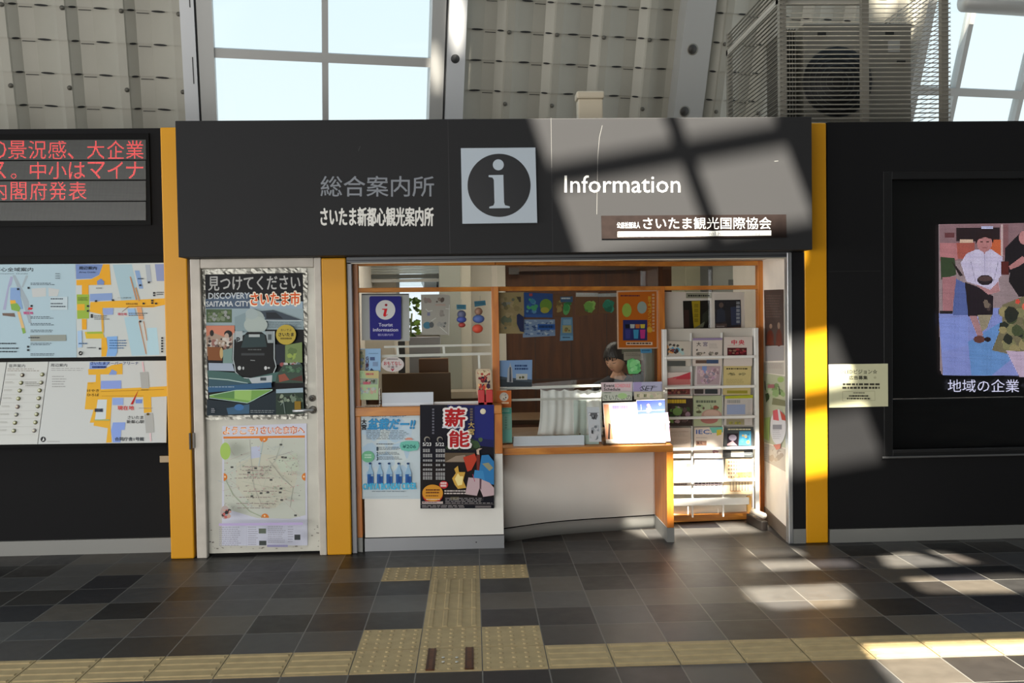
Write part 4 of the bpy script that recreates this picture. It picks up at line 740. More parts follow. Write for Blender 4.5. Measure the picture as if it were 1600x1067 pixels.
# red fan stand
rs = empty('leaflet_stand', W(756, 627, .1)); rs.location.z = zs; tag(rs, 'small red stand holding festival leaflets beside the window mullion', 'leaflet stand')
p, q = W(747, 626, .09), W(770, 626, .09); zt_ = W(758, 609, .09).z; REDP = mat('b01c20', .4)
m = MB(); m.box(p.x, p.x+.045, .08, .14, zs, zt_, REDP); m.box(q.x-.045, q.x, .08, .14, zs, zt_, REDP); m.box(p.x, q.x, .08, .14, zs, zs+.02, REDP); m.box(p.x, q.x, .12, .14, zs, zt_, REDP); m.build('holder', rs, .003)
a = Art(onY(.115, cvo), FRONT); a.base([(1318, 525), (1335, 510), (1462, 505), (1478, 520), (1505, 770), (1335, 780)], 'b4a48c', .006); a.blobs(1325, 515, 1480, 600, 26, ['8c7c5c', '5c4438', 'c4b494', '9c3c34'], 10, 22); a.blobs(1335, 580, 1490, 660, 24, ['a83430', '6a2028', 'c0a084', '2c2030'], 12, 26); a.blobs(1340, 650, 1498, 775, 26, ['c08860', '3a2438', 'b04030', 'd4b080'], 12, 28, 1.4); tag(a.build('leaflet'), 'colourful festival leaflet with rounded top in the red stand', 'leaflet')
# ------------------------------------------------------------ things on the counter and middle glass
cvg = crop(770, 450, 1040, 1600)
def hang(name, label, cat, pts, c, th=.003, off=-.012): 
    a = PA(1, off, cvg); a.base(pts, c, th); return a
a = hang('', '', '', [(38, 40), (290, 38), (288, 422), (45, 422)], '9c8a64'); a.rect(80, 130, 180, 175, '8a8a84'); a.rect(210, 80, 260, 130, '4a4438'); a.ell(125, 300, 50, 46, '6a705c'); a.blobs(50, 60, 280, 410, 26, ['8c7c58', 'a89470', '7c7050', '94885c', '6a6a5c'], 12, 34); a.poly([(220, 250), (240, 235), (285, 270), (285, 408), (250, 400), (220, 330)], '2c3258'); tag(a.build('flyer'), 'tan flyer at the left end of the row taped to the middle glass', 'flyer')
a = hang('', '', '', [(286, 40), (555, 52), (552, 275), (290, 270)], '2c4c88'); a.blobs(300, 70, 430, 240, 18, ['3c7c9c', '4a9c6c', '345c9c', '5c8cb0'], 12, 30); a.ell(490, 160, 56, 60, '6a8c34'); a.ell(480, 205, 40, 28, 'a09c3c'); a.rect(300, 244, 550, 270, '32589c'); a.rect(335, 50, 365, 75, 'a04850'); tag(a.build('flyer'), 'blue flyer with green shapes second from left on the middle glass', 'flyer')
a = hang('', '', '', [(275, 290), (575, 290), (578, 442), (280, 458)], '7c90b0', .003, -.018); a.blobs(282, 296, 570, 445, 60, ['4a6494', 'a4b4c8', '38507c', 'b4c0cc'], 8, 22, .6); a.rect(400, 335, 560, 385, '2c5494'); a.fine(415, 345, 545, 376, 1, '1c3050', .8, .05); tag(a.build('ticket_card'), 'blue and white patterned card taped below the blue flyer', 'card')
def pouch(pts, hdr, blobs, label, hc='4a7c94'):
    o = empty('souvenir_bag', PL(*cvg(*pts[0]), G[1], segN[1])); tag(o, label, 'souvenir bag')
    a = PA(1, -.02, cvg); a.base(pts, '6a4a30', .002); a.s = 0
    for (x0, y0, x1, y1, n, cols, r0, r1) in blobs: a.blobs(x0, y0, x1, y1, n, cols, r0, r1)
    a.build('contents', o); a = PA(1, -.012, cvg); a.base(hdr, hc, .002); a.fine(hdr[0][0]+8, hdr[0][1]+8, hdr[1][0]-8, hdr[2][1]-6, 1, 'c4ccd0', .4); a.build('header_card', o)
pouch([(560, 60), (735, 55), (740, 268), (570, 262)], [(625, 80), (740, 78), (740, 130), (628, 130)], [(640, 110, 735, 262, 12, ['3c8c4c', '5ca05c', '2c6c3c'], 22, 44), (580, 100, 650, 250, 10, ['8c7440', '6a5a34', '9c8450'], 14, 34)], 'green souvenir bag hanging above the small blue ticket on the middle glass', '3c5878')
a = hang('', '', '', [(635, 272), (738, 270), (745, 485), (622, 490)], '5c84a4'); a.rect(652, 290, 724, 340, '7ca0bc'); a.rect(645, 345, 728, 415, 'a09c74'); a.blobs(655, 360, 718, 412, 8, ['6a6a3c', '8c6a3c'], 8, 18); a.rect(630, 440, 738, 482, '6f9cc0'); a.fine(645, 452, 725, 470, 1, '28445c', .6); tag(a.build('hanging_ticket'), 'narrow pale blue ticket hanging below the green souvenir bag', 'ticket')
pouch([(765, 75), (975, 75), (970, 238), (800, 262), (765, 240)], [(770, 42), (975, 45), (980, 80), (770, 80)], [(830, 100, 960, 240, 12, ['6c9c48', '8cb45c', '4a7c3c'], 30, 56)], 'light green souvenir bag with a white header, left of the dark green one', 'b4b4b0')
pouch([(985, 85), (1150, 85), (1150, 238), (990, 235)], [(890, 55), (1150, 45), (1150, 80), (985, 82)], [(1005, 95, 1145, 232, 14, ['2c7c64', '3c8c74', '246450'], 26, 50)], 'dark green souvenir bag with a white header, left of the orange poster', '9ca0a0')
cvp = crop(900, 500, 1040, 1245)
a = PA(1, .008, cvg); a.base([(1148, 25), (1525, 15), (1530, 560), (1156, 565)], 'c4a890', .003); a.poly([(1160, 38), (1516, 30), (1518, 548), (1166, 552)], 'b0601c'); a.rect(1205, 295, 1430, 485, '2a3064')
for x, c in ((1225, '181a24'), (1270, 'a4b0b0'), (1318, 'b46a34'), (1365, 'c0b040')): a.poly([(x, 335), (x+44, 335), (x+40, 372), (x+4, 372)], c)
for x, c in ((1225, '3c3c7c'), (1300, '3c8cb4'), (1362, 'b0347c')): a.poly([(x, 385), (x+50, 385), (x+44, 468), (x+6, 468)], c)
a.ell(1240, 205, 44, 64, '8aa84c'); a.ell(1380, 180, 44, 56, '8c9c94'); pass
a.vtext('新エコタンブラー', 1436, 75, 1466, 410, 'c49c34', .02); [a.fine(1474, 55+k*30, 1496, 76+k*30, 2, 'd4c4a4', .5, 0) for k in range(12)]; a.fine(1180, 66, 1360, 84, 1, '5a3040', .6); a.rect(1232, 500, 1475, 528, 'd8c0a8'); a.fine(1240, 506, 1465, 522, 1, '3a2420', .8, .02)
tag(a.build('tumbler_poster'), 'orange poster of coloured tumblers on the middle glass at the right mullion', 'poster')
a = PA(1, -.02, cvp); a.base([(665, 445), (925, 440), (930, 560), (668, 560)], '9c9488', .002); a.fine(690, 460, 900, 510, 3, '6c665c', .4); pass
hg = a.build('souvenir_pack'); tag(hg, 'clear souvenir pack with light green contents hanging below the orange poster', 'souvenir pack')
a = PA(1, .004, cvp); a.base([(742, 560), (790, 532), (850, 560), (905, 700), (860, 745), (760, 750), (735, 640)], '6cc47c', .03); a.blobs(730, 540, 910, 745, 16, ['8cdc94', '7cd084', '9ce0a4', '5cb470'], 22, 46); a.build('green_contents', hg); a = PA(1, .002, cvp); a.base([(895, 395), (1050, 385), (1055, 455), (905, 460)], '4a88b0', .002); a.fine(915, 415, 1035, 440, 1, '28506c', .6); a.build('blue_tag', hg)
a = PA(1, -.022, cvp); a.base([(640, 400), (1085, 395), (1090, 850), (960, 860), (940, 470), (640, 470)], '6a6a5c', .002); tag(a.build('backing_card'), 'grey-green card behind the clear souvenir pack at the right mullion', 'card')
ibox('monitor', 990, 581, 1006, 600, .86, .05, '0c0c0e', 'small black monitor on the inner desk behind the brochure display', 'monitor', .72)
# tower picture
cvt = crop(765, 560, 965, 1334)
a = PA(1, .006, cvt); a.base([(72, 22), (445, 15), (440, 295), (72, 298)], '7c9cc4', .002); a.poly([(72, 180), (200, 200), (440, 220), (440, 295), (72, 298)], '4a5660'); a.poly([(72, 210), (260, 230), (440, 250), (440, 295), (72, 298)], '3a4248'); a.poly([(180, 245), (190, 110), (208, 75), (214, 40), (222, 75), (236, 110), (242, 250)], 'a4a8ac'); a.poly([(205, 245), (208, 90), (222, 90), (228, 245)], '4a5058'); a.fine(262, 66, 405, 130, 2, '2c4470', .6, .1); a.poly([(275, 160), (395, 160), (392, 222), (275, 222)], 'b4b8b4'); a.blobs(300, 170, 380, 215, 4, ['4a4438', '8c3c2c', '5c5c3c'], 10, 18); tag(a.build('tower_picture'), 'blue-sky picture card of a slim tower on the middle glass by the mullion', 'picture card')
# small orange and teal flyers at the counter's left end
def lean(name, cv, Y0, pts, c, label, cat, draw, th=.003):
    a = Art(onY(Y0, cv), FRONT); a.base(pts, c, th); draw(a); return tag(a.build(name), label, cat)
def dr(a): a.ell(150, 400, 46, 46, 'b4b0a4'); a.blobs(110, 360, 195, 440, 10, ['5c6a74', 'c8c0b0', '3c4450'], 10, 22); a.fine(125, 454, 205, 476, 1, 'e4cca8', .8, .1)
lean('flyer', cvt, .20, [(72, 338), (226, 334), (226, 510), (110, 512), (74, 480)], 'b4602c', 'small orange flyer standing at the left end of the counter, above the teal one', 'flyer', dr)
def dr(a):
    a.rect(120, 520, 226, 575, '4a9c8c'); a.fine(130, 535, 220, 565, 2, 'b4d4c8', .4); a.rect(128, 600, 215, 730, '84b4a4')
    for y in range(5): a.fine(160, 610+y*26, 185, 628+y*26, 2, '3c6a5c', .5)
    a.rect(120, 745, 226, 860, '74b8ac')
lean('flyer', cvt, .19, [(115, 515), (228, 512), (236, 876), (115, 884)], '7cac9c', 'narrow teal flyer standing at the left end of the counter', 'flyer', dr, .006)
# low white tray / cash tray along the glass
p, q = W(802, 695, .23), W(913, 680, .23)
st = empty('document_tray', (p.x, .23, TZ1)); tag(st, 'long low white tray lying along the glass on the counter', 'tray')
m = MB(); m.box(p.x, q.x, .23, .25, TZ1, q.z, mat('b9c4cc', .4)); m.box(p.x, q.x, .225, .30, TZ1, TZ1+.012, mat('c2ccd2', .4)); m.build('front_lip', st, .002)
m = MB(); m.box(W(898, 690, .25).x, W(936, 690, .25).x, .26, .30, TZ1, q.z-.005, mat('a4b8b0', .3)); m.build('end_block', st)
# curtain (cloth) inside
cvk = crop(765, 560, 965, 1334)
f = onSeg(1, -.06, cvk); m = MB(); nx, ny = 48, 26; vs = []
for j in range(ny+1):
    for i in range(nx+1):
        u, v = i/nx, j/ny; x = 535+ (1165-535)*u; x -= (1-u)*30*max(0, (v-.55)/.45)**1.5
        ytop = 322+16*math.sin(math.pi*((u*5) % 1))*1.0; y = ytop+(800-ytop)*v
        vs.append(f(x, y)+segN[1]*(-.009*math.sin(u*18+v*1.5)*(.4+.6*v)-.004*math.sin(u*50)-.03*(.03 if v < .02 else 0)))
CLOTH = mat('f2f4f4', .8, vary=.03, bscale=8, name='white_cloth')
m.add(vs, [[j*(nx+1)+i, j*(nx+1)+i+1, (j+1)*(nx+1)+i+1, (j+1)*(nx+1)+i] for j in range(ny) for i in range(nx)], CLOTH, True); o = m.build('cloth_curtain'); md = o.modifiers.new('thick', 'SOLIDIFY'); md.thickness = .004; tag(o, 'white cloth curtain with a gathered top hanging behind the counter glass', 'curtain')
# acrylic sheet and sketch leaflet stand
m = MB(); p, q = W(897, 690, .3), W(916, 625, .3); m.box(p.x, q.x, .30, .304, TZ1, q.z, glass('acrylic', (.88, .94, .92), 1)); tag(m.build('acrylic_sheet'), 'clear greenish acrylic sheet standing beside the grey sketch leaflet', 'acrylic sheet')
def dr(a):
    a.poly([(1030, 565), (1140, 565), (1130, 590), (1110, 640), (1075, 620), (1040, 590)], '5a5c60'); a.ell(1042, 578, 9, 10, 'c8ccd0'); a.ell(1130, 578, 9, 10, 'c8ccd0'); a.blobs(1060, 585, 1120, 640, 8, ['34363a', '7c8084', '4a4c50'], 8, 18); a.blobs(1035, 670, 1155, 860, 26, ['8c9298', 'b4b8bc', '70767c', 'a4aaae'], 14, 40); a.poly([(1060, 745), (1080, 750), (1078, 785), (1060, 780)], '3a3c40')
lean('sketch_leaflet', cvt, .21, [(1015, 508), (1142, 505), (1168, 868), (1040, 870)], 'b4babf', 'grey sketch leaflet standing upright left of the brochure display', 'leaflet', dr, .012)
# brochure display on counter
cvd = crop(920, 500, 1070, 728)
bd = empty('brochure_display', W(990, 694, .26)); bd.location.z = TZ1; tag(bd, 'clear acrylic brochure display standing on the right end of the counter', 'brochure display')
p, q = W(942, 694, .19), W(1040, 694, .19); h = W(990, 600, .33).z
m = MB(); m.box(p.x, q.x, .17, .36, TZ1, TZ1+.012, BAGM); m.hexa([(p.x, .17, TZ1), (p.x+.004, .17, TZ1), (p.x+.004, .36, TZ1), (p.x, .36, TZ1)], [(p.x, .30, h), (p.x+.004, .30, h), (p.x+.004, .36, h), (p.x, .36, h)], BAGM); m.hexa([(q.x-.004, .17, TZ1), (q.x, .17, TZ1), (q.x, .36, TZ1), (q.x-.004, .36, TZ1)], [(q.x-.004, .30, h), (q.x, .30, h), (q.x, .36, h), (q.x-.004, .36, h)], BAGM); m.box(p.x, q.x, .165, .172, TZ1, TZ1+.035, BAGM); m.box(p.x, q.x, .25, .254, TZ1, TZ1+.2, BAGM); m.build('acrylic_shell', bd)
def tilted(cv, Y0, z0, slope):      # plane leaning back: y grows with height
    n = Vector((0, -1, slope)).normalized(); return onP((0, Y0, z0), n, cv), n
def bro(cv, Y0, pts, c, label, draw, slope=.2, th=.004, cat='brochure', name='brochure', group='brochures on the counter display'):
    f, n = tilted(cv, Y0, TZ1, slope); a = Art(f, n); a.base(pts, c, th); draw(a); return tag(a.build(name), label, cat, group)
def dr(a): a.text('Event', 115, 485, 195, 508, '1c1c20', .02); a.text('SCHEDULE', 198, 484, 315, 510, 'd8848c', .02); a.text('Schedule', 115, 514, 238, 535, '1c1c20', .02)
bro(cvd, .29, [(92, 474), (330, 468), (330, 545), (98, 548)], 'c4b4b8', 'pinkish event schedule brochure at the back left of the counter display', dr, .12)
def dr(a): a.poly([(340, 470), (400, 470), (400, 540), (340, 540)], '9c90b8'); a.text('SET', 390, 498, 505, 535, '2c2c34', -.004, .3); a.line([(385, 520), (400, 505), (415, 530), (520, 505)], 3, '3a3a44')
bro(cvd, .291, [(332, 472), (556, 466), (558, 540), (335, 545)], 'a4a4bc', 'lilac brochure with thin script at the back right of the counter display', dr, .12)
def dr(a): a.text('さいたまの', 112, 566, 320, 606, '4a5a4a', .0); a.ell(255, 575, 36, 22, '9cbc84'); a.fine(115, 548, 180, 560, 1, '6c7468', .5)
bro(cvd, .262, [(98, 543), (328, 541), (328, 608), (104, 614)], 'b4b8ac', 'pale green brochure in the middle row left of the counter display', dr, .12)
def dr(a): a.fine(365, 562, 450, 586, 1, '6c7050', .9, .1); a.blobs(360, 550, 560, 598, 12, ['c4bca4', 'a8b090', 'b4a898'], 12, 26)
bro(cvd, .263, [(342, 543), (568, 541), (572, 600), (345, 602)], 'b4ae9c', 'beige brochure in the middle row right of the counter display', dr, .12)
def dr(a):
    a.fine(180, 650, 295, 678, 1, '7c6ca8', .9, .02, .05); a.fine(188, 686, 300, 710, 1, '8878ac', .9, .02, .05); a.ell(250, 735, 24, 22, '8878ac'); a.poly([(190, 770), (225, 760), (230, 870), (195, 880)], 'd0d0b8'); a.poly([(150, 780), (165, 790), (160, 905), (145, 900)], '3a3430'); a.poly([(112, 640), (150, 640), (185, 905), (130, 905)], 'c88c6c', 1)
bro(cvd, .205, [(106, 628), (365, 620), (372, 930), (132, 932)], 'd8d0c8', 'bright white brochure with purple letters at the front left of the counter display', dr, .1)
def dr(a): a.poly([(362, 612), (576, 605), (578, 705), (372, 716)], '4858a0'); a.ell(540, 637, 10, 10, 'd4e0f8'); a.blobs(432, 622, 482, 705, 7, ['d88c98', 'e0b0b8'], 12, 20); a.line([(372, 690), (577, 680)], 4, 'd8d8d8'); a.line([(395, 640), (397, 680)], 4, 'c0c8d8'); a.poly([(520, 780), (540, 780), (540, 880), (525, 880)], 'c8ccc0')
bro(cvd, .204, [(360, 606), (576, 600), (578, 928), (374, 930)], 'dcd8d4', 'bright brochure with a blue scene on top, front right of the counter display', dr, .1)
def dr(a): a.blobs(582, 720, 618, 900, 12, ['8c5c7c', 'b4849c', '6c4c6c', 'a88494'], 10, 18)
bro(cvd, .22, [(580, 700), (600, 700), (620, 918), (585, 920)], 'a08498', 'narrow mauve brochure leaning at the right end of the counter', dr, .1)
# ------------------------------------------------------------ brochure rack in the alcove
RK = .64
rk = empty('brochure_rack', (1.85, RK, 0)); tag(rk, 'white steel brochure rack with three columns standing in the alcove', 'brochure rack')
xl, xr_ = W(1038, 650, RK).x, W(1182, 650, RK).x
zt1 = W(1180, 512, RK).z; zb1 = W(1180, 800, RK).z
m = MB(); m.box(xr_-.02, xr_+.012, RK-.03, RK+.03, zb1, zt1, BSIL); m.build('upright', rk, .004)
m = MB(); m.box(xl-.012, xl+.02, RK-.03, RK+.03, zb1, zt1, BSIL); m.build('upright', rk, .004)
for px in (1081, 1129): 
    x = W(px, 650, RK).x; m = MB(); m.box(x-.006, x+.006, RK+.0, RK+.02, W(1100, 808, RK).z, W(1100, 520, RK).z, BSIL); m.build('divider', rk)
zlist = []
for ya in (558, 604.5, 652, 700.5, 750.5):
    z = W(1110, ya, RK-.03).z; zlist.append(z); m = MB(); m.box(xl, xr_-.02, RK-.045, RK-.028, z-.010, z+.010, BSIL); m.build('front_bar', rk, .003)
m = MB(); m.box(xl, xr_-.02, RK+.03, RK+.036, zlist[-1]-.075, zt1, mat('b9b4aa', .5)); m.build('back_panel', rk)
z1, z0 = W(1110, 777, RK).z, W(1110, 788, RK).z; m = MB(); m.box(xl, xr_-.07, RK-.035, RK-.015, z0, z1, BSIL); m.build('lower_bar', rk, .003)
p = W(1172, 782, RK-.04); m = MB(); m.box(p.x-.016, p.x+.012, RK-.03, RK, p.z-.09, p.z+.03, mat('c89a50', .5)); m.build('corner_block', rk)
m = MB(); a0, a1 = W(1170, 794, RK-.05), W(1194, 818, RK-.4); a1 = WZ(1194, 806, .10); a0 = WZ(1170, 796, .10)
m.tube([a0, a1], .022, mat('cfc8bc', .4), 12); m.build('foot_tube', rk)
b0, b1 = WZ(1174, 811, .035), WZ(1195, 822, .035); d = (b1-b0).normalized(); m = MB(); m.bar(b0-d*.04+Vector((0, 0, 0)), b1, .05, .07, mat('2c2724', .4)); m.build('foot_base', rk, .006)
# the fifteen brochures
cr1 = crop(1040, 510, 1190, 1455); cr2 = crop(1040, 590, 1200, 1313); cr3 = crop(1040, 700, 1200, 1313)
BRG = 'brochures in the alcove rack'
def rb(cv, pts, c, label, draw, dy=0):
    n = Vector((0, -1, .06)).normalized(); zb = min(PL(*cv(*q), (0, RK, 0), Vector((0, 1, 0))).z for q in pts)
    a = Art(onP((0, RK-.022+dy, zb), n, cv), n); a.base(pts, c, .008); draw(a); return tag(a.build('brochure'), label, 'brochure', BRG)
def d11(a): a.blobs(-40, 240, 300, 450, 26, ['c88c54', '5c94b0', '9ab4b0', '4a4440', 'b4b0a0'], 20, 50); a.rect(-40, 520, 300, 600, '4a4c48'); a.blobs(60, 320, 200, 420, 8, ['3a2c2c', '6a3c3c'], 16, 30)
rb(cr1, [(-40, 222), (385, 225), (380, 600), (-40, 600)], 'b4aca0', 'brochure with a colourful picture, rack top row, left', d11)
def d12(a): a.text('大', 470, 235, 535, 300, '4a4440', .02); a.text('宮', 568, 235, 635, 300, '6c6478', .02); a.blobs(455, 340, 500, 372, 4, ['4a4644'], 10, 20); a.fine(660, 260, 800, 340, 5, '8c8680', .3); a.blobs(450, 380, 615, 450, 14, ['6a645c', '8c867c', 'a49c8c'], 14, 30); a.blobs(640, 375, 805, 450, 14, ['6a645c', '847e74', 'a49c8c'], 14, 30); a.rect(455, 510, 620, 560, '5c4a40'); a.rect(620, 505, 800, 562, '3c4c68'); a.poly([(410, 178), (860, 172), (860, 205), (412, 212)], '8c7c9c')
rb(cr1, [(410, 178), (860, 172), (855, 600), (412, 600)], 'bfb5ac', 'cream brochure headed with two kanji, rack top row, middle', d12)
def d13(a): a.text('中', 1000, 205, 1080, 275, 'b83040', .035); a.text('央', 1110, 205, 1192, 275, 'b83040', .035); a.fine(940, 280, 1220, 310, 2, 'b88c8c', .3); a.rect(935, 322, 1230, 440, '4a1c20'); a.blobs(940, 326, 1228, 438, 20, ['6a2028', '8c3438', '3a1818', '7c5c4c'], 16, 36, .6)
rb(cr1, [(885, 160), (1315, 153), (1312, 600), (882, 600)], 'c2b8b0', 'brochure with two red kanji over a dark red picture, rack top row, right', d13)
def d21(a): a.poly([(-40, 800), (360, 720), (380, 880), (-40, 890)], 'b06864'); a.poly([(180, 760), (375, 690), (378, 800), (150, 800)], 'a83c44'); a.line([(110, 780), (370, 735)], 14, 'b43a48'); a.rect(-40, 940, 370, 1030, '6a3838'); a.blobs(-30, 945, 360, 1030, 16, ['7c4440', '4c302c', '8c6c54'], 14, 34)
rb(cr1, [(-40, 700), (385, 690), (382, 1035), (-40, 1035)], 'c0b2aa', 'white brochure with red blossom slope, rack second row, left', d21)
def d22(a): a.poly([(480, 590), (830, 605), (815, 880), (475, 880)], 'a08c90'); a.poly([(555, 595), (625, 597), (620, 715), (550, 700)], '7488b4'); a.blobs(480, 620, 820, 880, 44, ['b49ca4', '8c747c', 'a8889c', '7c7888', 'bca4a4'], 16, 40); a.rect(430, 950, 565, 1020, '3a3432'); a.rect(590, 950, 780, 1020, '34383a')
rb(cr1, [(462, 565), (858, 582), (825, 1035), (430, 1035)], 'bab0b0', 'brochure covered with cherry blossom, rack second row, middle', d22, -.004)
def d23(a): a.poly([(895, 500), (1288, 500), (1288, 600), (895, 600)], 'c0b8ae', 1); a.ell(1085, 590, 150, 62, 'b48c60', None, 24, 180, 360); a.ell(1085, 600, 130, 50, 'c0b098', None, 24, 180, 360); a.poly([(880, 600), (1300, 600), (1285, 1030), (870, 1030)], 'b8a874'); a.fine(920, 632, 1245, 652, 1, '2c2618', .9, .02); a.blobs(930, 695, 1060, 755, 12, ['7c7450', '948a60', '6a6444'], 12, 24, .7); a.blobs(1090, 695, 1225, 755, 12, ['7c7450', '948a60', '6a6444'], 12, 24, .7); a.fine(920, 800, 1240, 870, 4, '8c8256', .3); a.rect(930, 970, 1240, 1015, '8c8430')
rb(cr1, [(893, 498), (1300, 495), (1285, 1035), (868, 1035)], 'b8a874', 'yellowish notice brochure with an arched heading, rack second row, right', d23, -.004)
def d31(a): a.rect(0, 268, 340, 620, '3a302c'); a.poly([(-20, 228), (345, 232), (345, 262), (-20, 262)], 'd8ccb8'); a.fine(20, 280, 265, 330, 1, 'c8a830', .95, .02, .03); a.blobs(30, 350, 330, 600, 46, ['5c4c4c', '3c5030', '8c7480', '6a8c4c', '4a3834', 'a08c94'], 18, 44); a.ell(145, 435, 60, 50, '6c8c50')
rb(cr2, [(-20, 228), (345, 230), (345, 620), (0, 620)], '4a4038', 'dark flower brochure with yellow lettering, rack third row, left', d31)
def d32(a): a.fine(390, 290, 650, 330, 1, '5c6454', .8, .1); a.blobs(380, 330, 690, 460, 16, ['8ca078', '6c7c58', 'a4b08c', '5c4c40'], 14, 34); a.ell(590, 480, 130, 75, 'b08c80'); a.ell(590, 470, 100, 55, 'bca090'); a.ell(560, 540, 110, 50, 'a46c64'); a.ell(640, 380, 30, 24, '8c5040'); a.ell(430, 360, 26, 14, '4a5040'); a.ell(425, 440, 36, 16, '54543c')
rb(cr2, [(355, 235), (725, 230), (720, 620), (360, 620)], 'a4ac8c', 'pale green food brochure, rack third row, middle', d32)
def d33(a): a.poly([(765, 235), (1120, 220), (1120, 262), (765, 270)], 'a8ac30'); a.fine(790, 285, 960, 330, 1, '8c8c88', .9, .1); a.poly([(785, 345), (1022, 342), (1020, 470), (785, 472)], '8c98b4'); a.poly([(780, 530), (1010, 530), (1010, 605), (780, 605)], '8c8468'); a.blobs(790, 560, 1000, 600, 10, ['94903c', '7c7848'], 12, 24); a.fine(1050, 290, 1090, 600, 16, 'a8a098', .3)
rb(cr2, [(760, 235), (1120, 220), (1110, 610), (748, 610)], 'b4aeaa', 'grey brochure with a yellow top band and blue picture, rack third row, right', d33)
def d41(a): a.fine(70, 680, 290, 760, 6, 'a09488', .3); a.fine(80, 800, 280, 860, 4, 'a89c90', .3); a.line([(60, 700), (300, 690)], 5, '9c8c80')
rb(cr2, [(55, 645), (325, 640), (320, 1030), (60, 1030)], 'c4b6a8', 'plain pale pink brochure, rack fourth row, left', d41)
def d42(a): a.text('IEC.', 392, 668, 590, 722, '3c5ca0', .02); a.poly([(560, 640), (735, 632), (735, 700), (600, 710)], '6cb4a4'); a.poly([(655, 670), (720, 665), (715, 730), (655, 745)], 'c4b440'); a.rect(392, 810, 525, 870, '8c6c5c'); a.blobs(395, 812, 522, 868, 8, ['5c4440', 'b4948c', 'a07c6c'], 12, 24); a.fine(390, 765, 560, 785, 1, 'b0a49c', .5); a.rect(390, 975, 535, 1020, '8c8484'); a.blobs(590, 915, 690, 975, 6, ['6c4450', 'a07c80'], 14, 28)
rb(cr2, [(372, 640), (745, 632), (730, 1030), (360, 1030)], 'd4c8bc', 'white brochure lettered IEC, rack fourth row, middle', d42)
def d43(a): a.rect(770, 640, 1120, 1015, '44484a'); a.fine(800, 655, 1090, 672, 1, 'c4c0a0', .9, .05); a.poly([(790, 715), (930, 715), (930, 870), (790, 870)], '241c24'); a.poly([(945, 685), (1095, 685), (1092, 870), (940, 870)], '4a94b8'); a.ell(860, 770, 50, 40, '8c8494'); a.poly([(790, 850), (860, 810), (920, 870), (790, 870)], 'b49094'); a.blobs(950, 700, 1090, 860, 14, ['8cc4d8', '3a7494', 'c4a468', '5c9cb8'], 14, 30); a.rect(840, 940, 1005, 1012, 'c8c0ac'); a.rect(745, 920, 830, 1010, '3a3a3a'); a.fine(1010, 940, 1110, 1000, 3, '7c7c78', .4)
rb(cr2, [(760, 640), (1120, 632), (1118, 1015), (730, 1015)], '4a4c4c', 'dark brochure with two blue pictures, rack fourth row, right', d43)
def d51(a): a.text('C', 112, 178, 165, 225, '8ca4d0', .01); a.poly([(160, 168), (335, 160), (335, 190), (180, 200)], '8cd0b8'); a.poly([(265, 200), (325, 195), (325, 240), (265, 250)], 'd0d060'); a.fine(110, 450, 290, 480, 1, '7c6c6c', .8); a.blobs(110, 320, 300, 390, 8, ['b0a4a4', 'c8c0bc'], 12, 26)
rb(cr3, [(105, 165), (335, 158), (325, 590), (105, 590)], 'd8d2cc', 'white brochure with a green band, rack bottom row, left', d51)
def d52(a): a.ell(505, 195, 30, 24, 'a4d494'); a.poly([(600, 150), (730, 140), (730, 190), (620, 190)], 'b4c4e0'); a.blobs(385, 230, 725, 390, 36, ['c4b8bc', 'a49ca4', '8c8488', 'd0b8bc'], 12, 34, .6); a.fine(370, 440, 715, 470, 1, '5c5054', .9, .02)
rb(cr3, [(372, 140), (735, 135), (730, 590), (355, 590)], 'd8d2d0', 'white brochure with pale pencil-like drawing, rack bottom row, middle', d52)
def d53(a):
    for j in range(5):
        for i in range(9): a.rect(800+i*33, 165+j*48, 822+i*33, 190+j*48, ['8c7464', 'a07c64', '7c6c64'][(i+j) % 3], 1)
    a.poly([(920, 310), (1110, 300), (1110, 380), (920, 385)], 'd4904c'); a.ell(905, 355, 26, 24, 'a4b870')
    for i in range(7): a.rect(825+i*38, 435, 834+i*38, 550, '7c6c64', 3)
    a.fine(830, 545, 1000, 560, 1, 'b87c4c', .8)
rb(cr3, [(770, 135), (1130, 130), (1110, 590), (735, 590)], 'd8c4a0', 'cream and orange brochure with a grid of little pictures, rack bottom row, right', d53)

# ------------------------------------------------------------ sheets on the alcove side wall
AN = Vector((2.15-2.225, 0, 0)); AP = Vector((2.15, .06, 0)); AD = Vector((.075, .84, 0)).normalized(); AN = Vector((-AD.y, AD.x, 0))
cvs = crop(1180, 440, 1250, 267); cvs2 = crop(1180, 560, 1260, 534)
def SA(cv, off=.002): return Art(onP(AP+AN*off, AN, cv), AN)
a = SA(cvs); a.base([(52, 50), (170, 46), (172, 470), (60, 475)], 'b0aaa4', .001); a.poly([(52, 50), (170, 46), (172, 380), (60, 384)], '4a3c38'); a.fine(64, 80, 160, 220, 9, '62524c', .5); a.ell(90, 335, 22, 46, '5c2c20'); a.ell(142, 335, 18, 52, '5c2c20'); a.ell(93, 266, 9, 14, '8c7464'); a.ell(141, 262, 8, 20, '8c7464'); a.poly([(66, 375), (90, 300), (115, 378)], '6a3020'); a.poly([(122, 378), (142, 300), (164, 378)], '6a3020'); a.rect(62, 386, 172, 470, 'a09c9c'); tag(a.build('festival_poster'), 'dark brown poster with two robed dolls on the white side wall of the alcove', 'poster')
a = SA(cvs2); a.base([(85, 40), (300, 40), (300, 170), (90, 150)], 'c0bab0', .001); a.fine(130, 55, 290, 110, 4, 'a08c84', .3); a.fine(95, 60, 125, 140, 5, '94a090', .3); tag(a.build('notice_sheet'), 'white notice sheet between the doll poster and the green poster on the alcove side wall', 'notice')
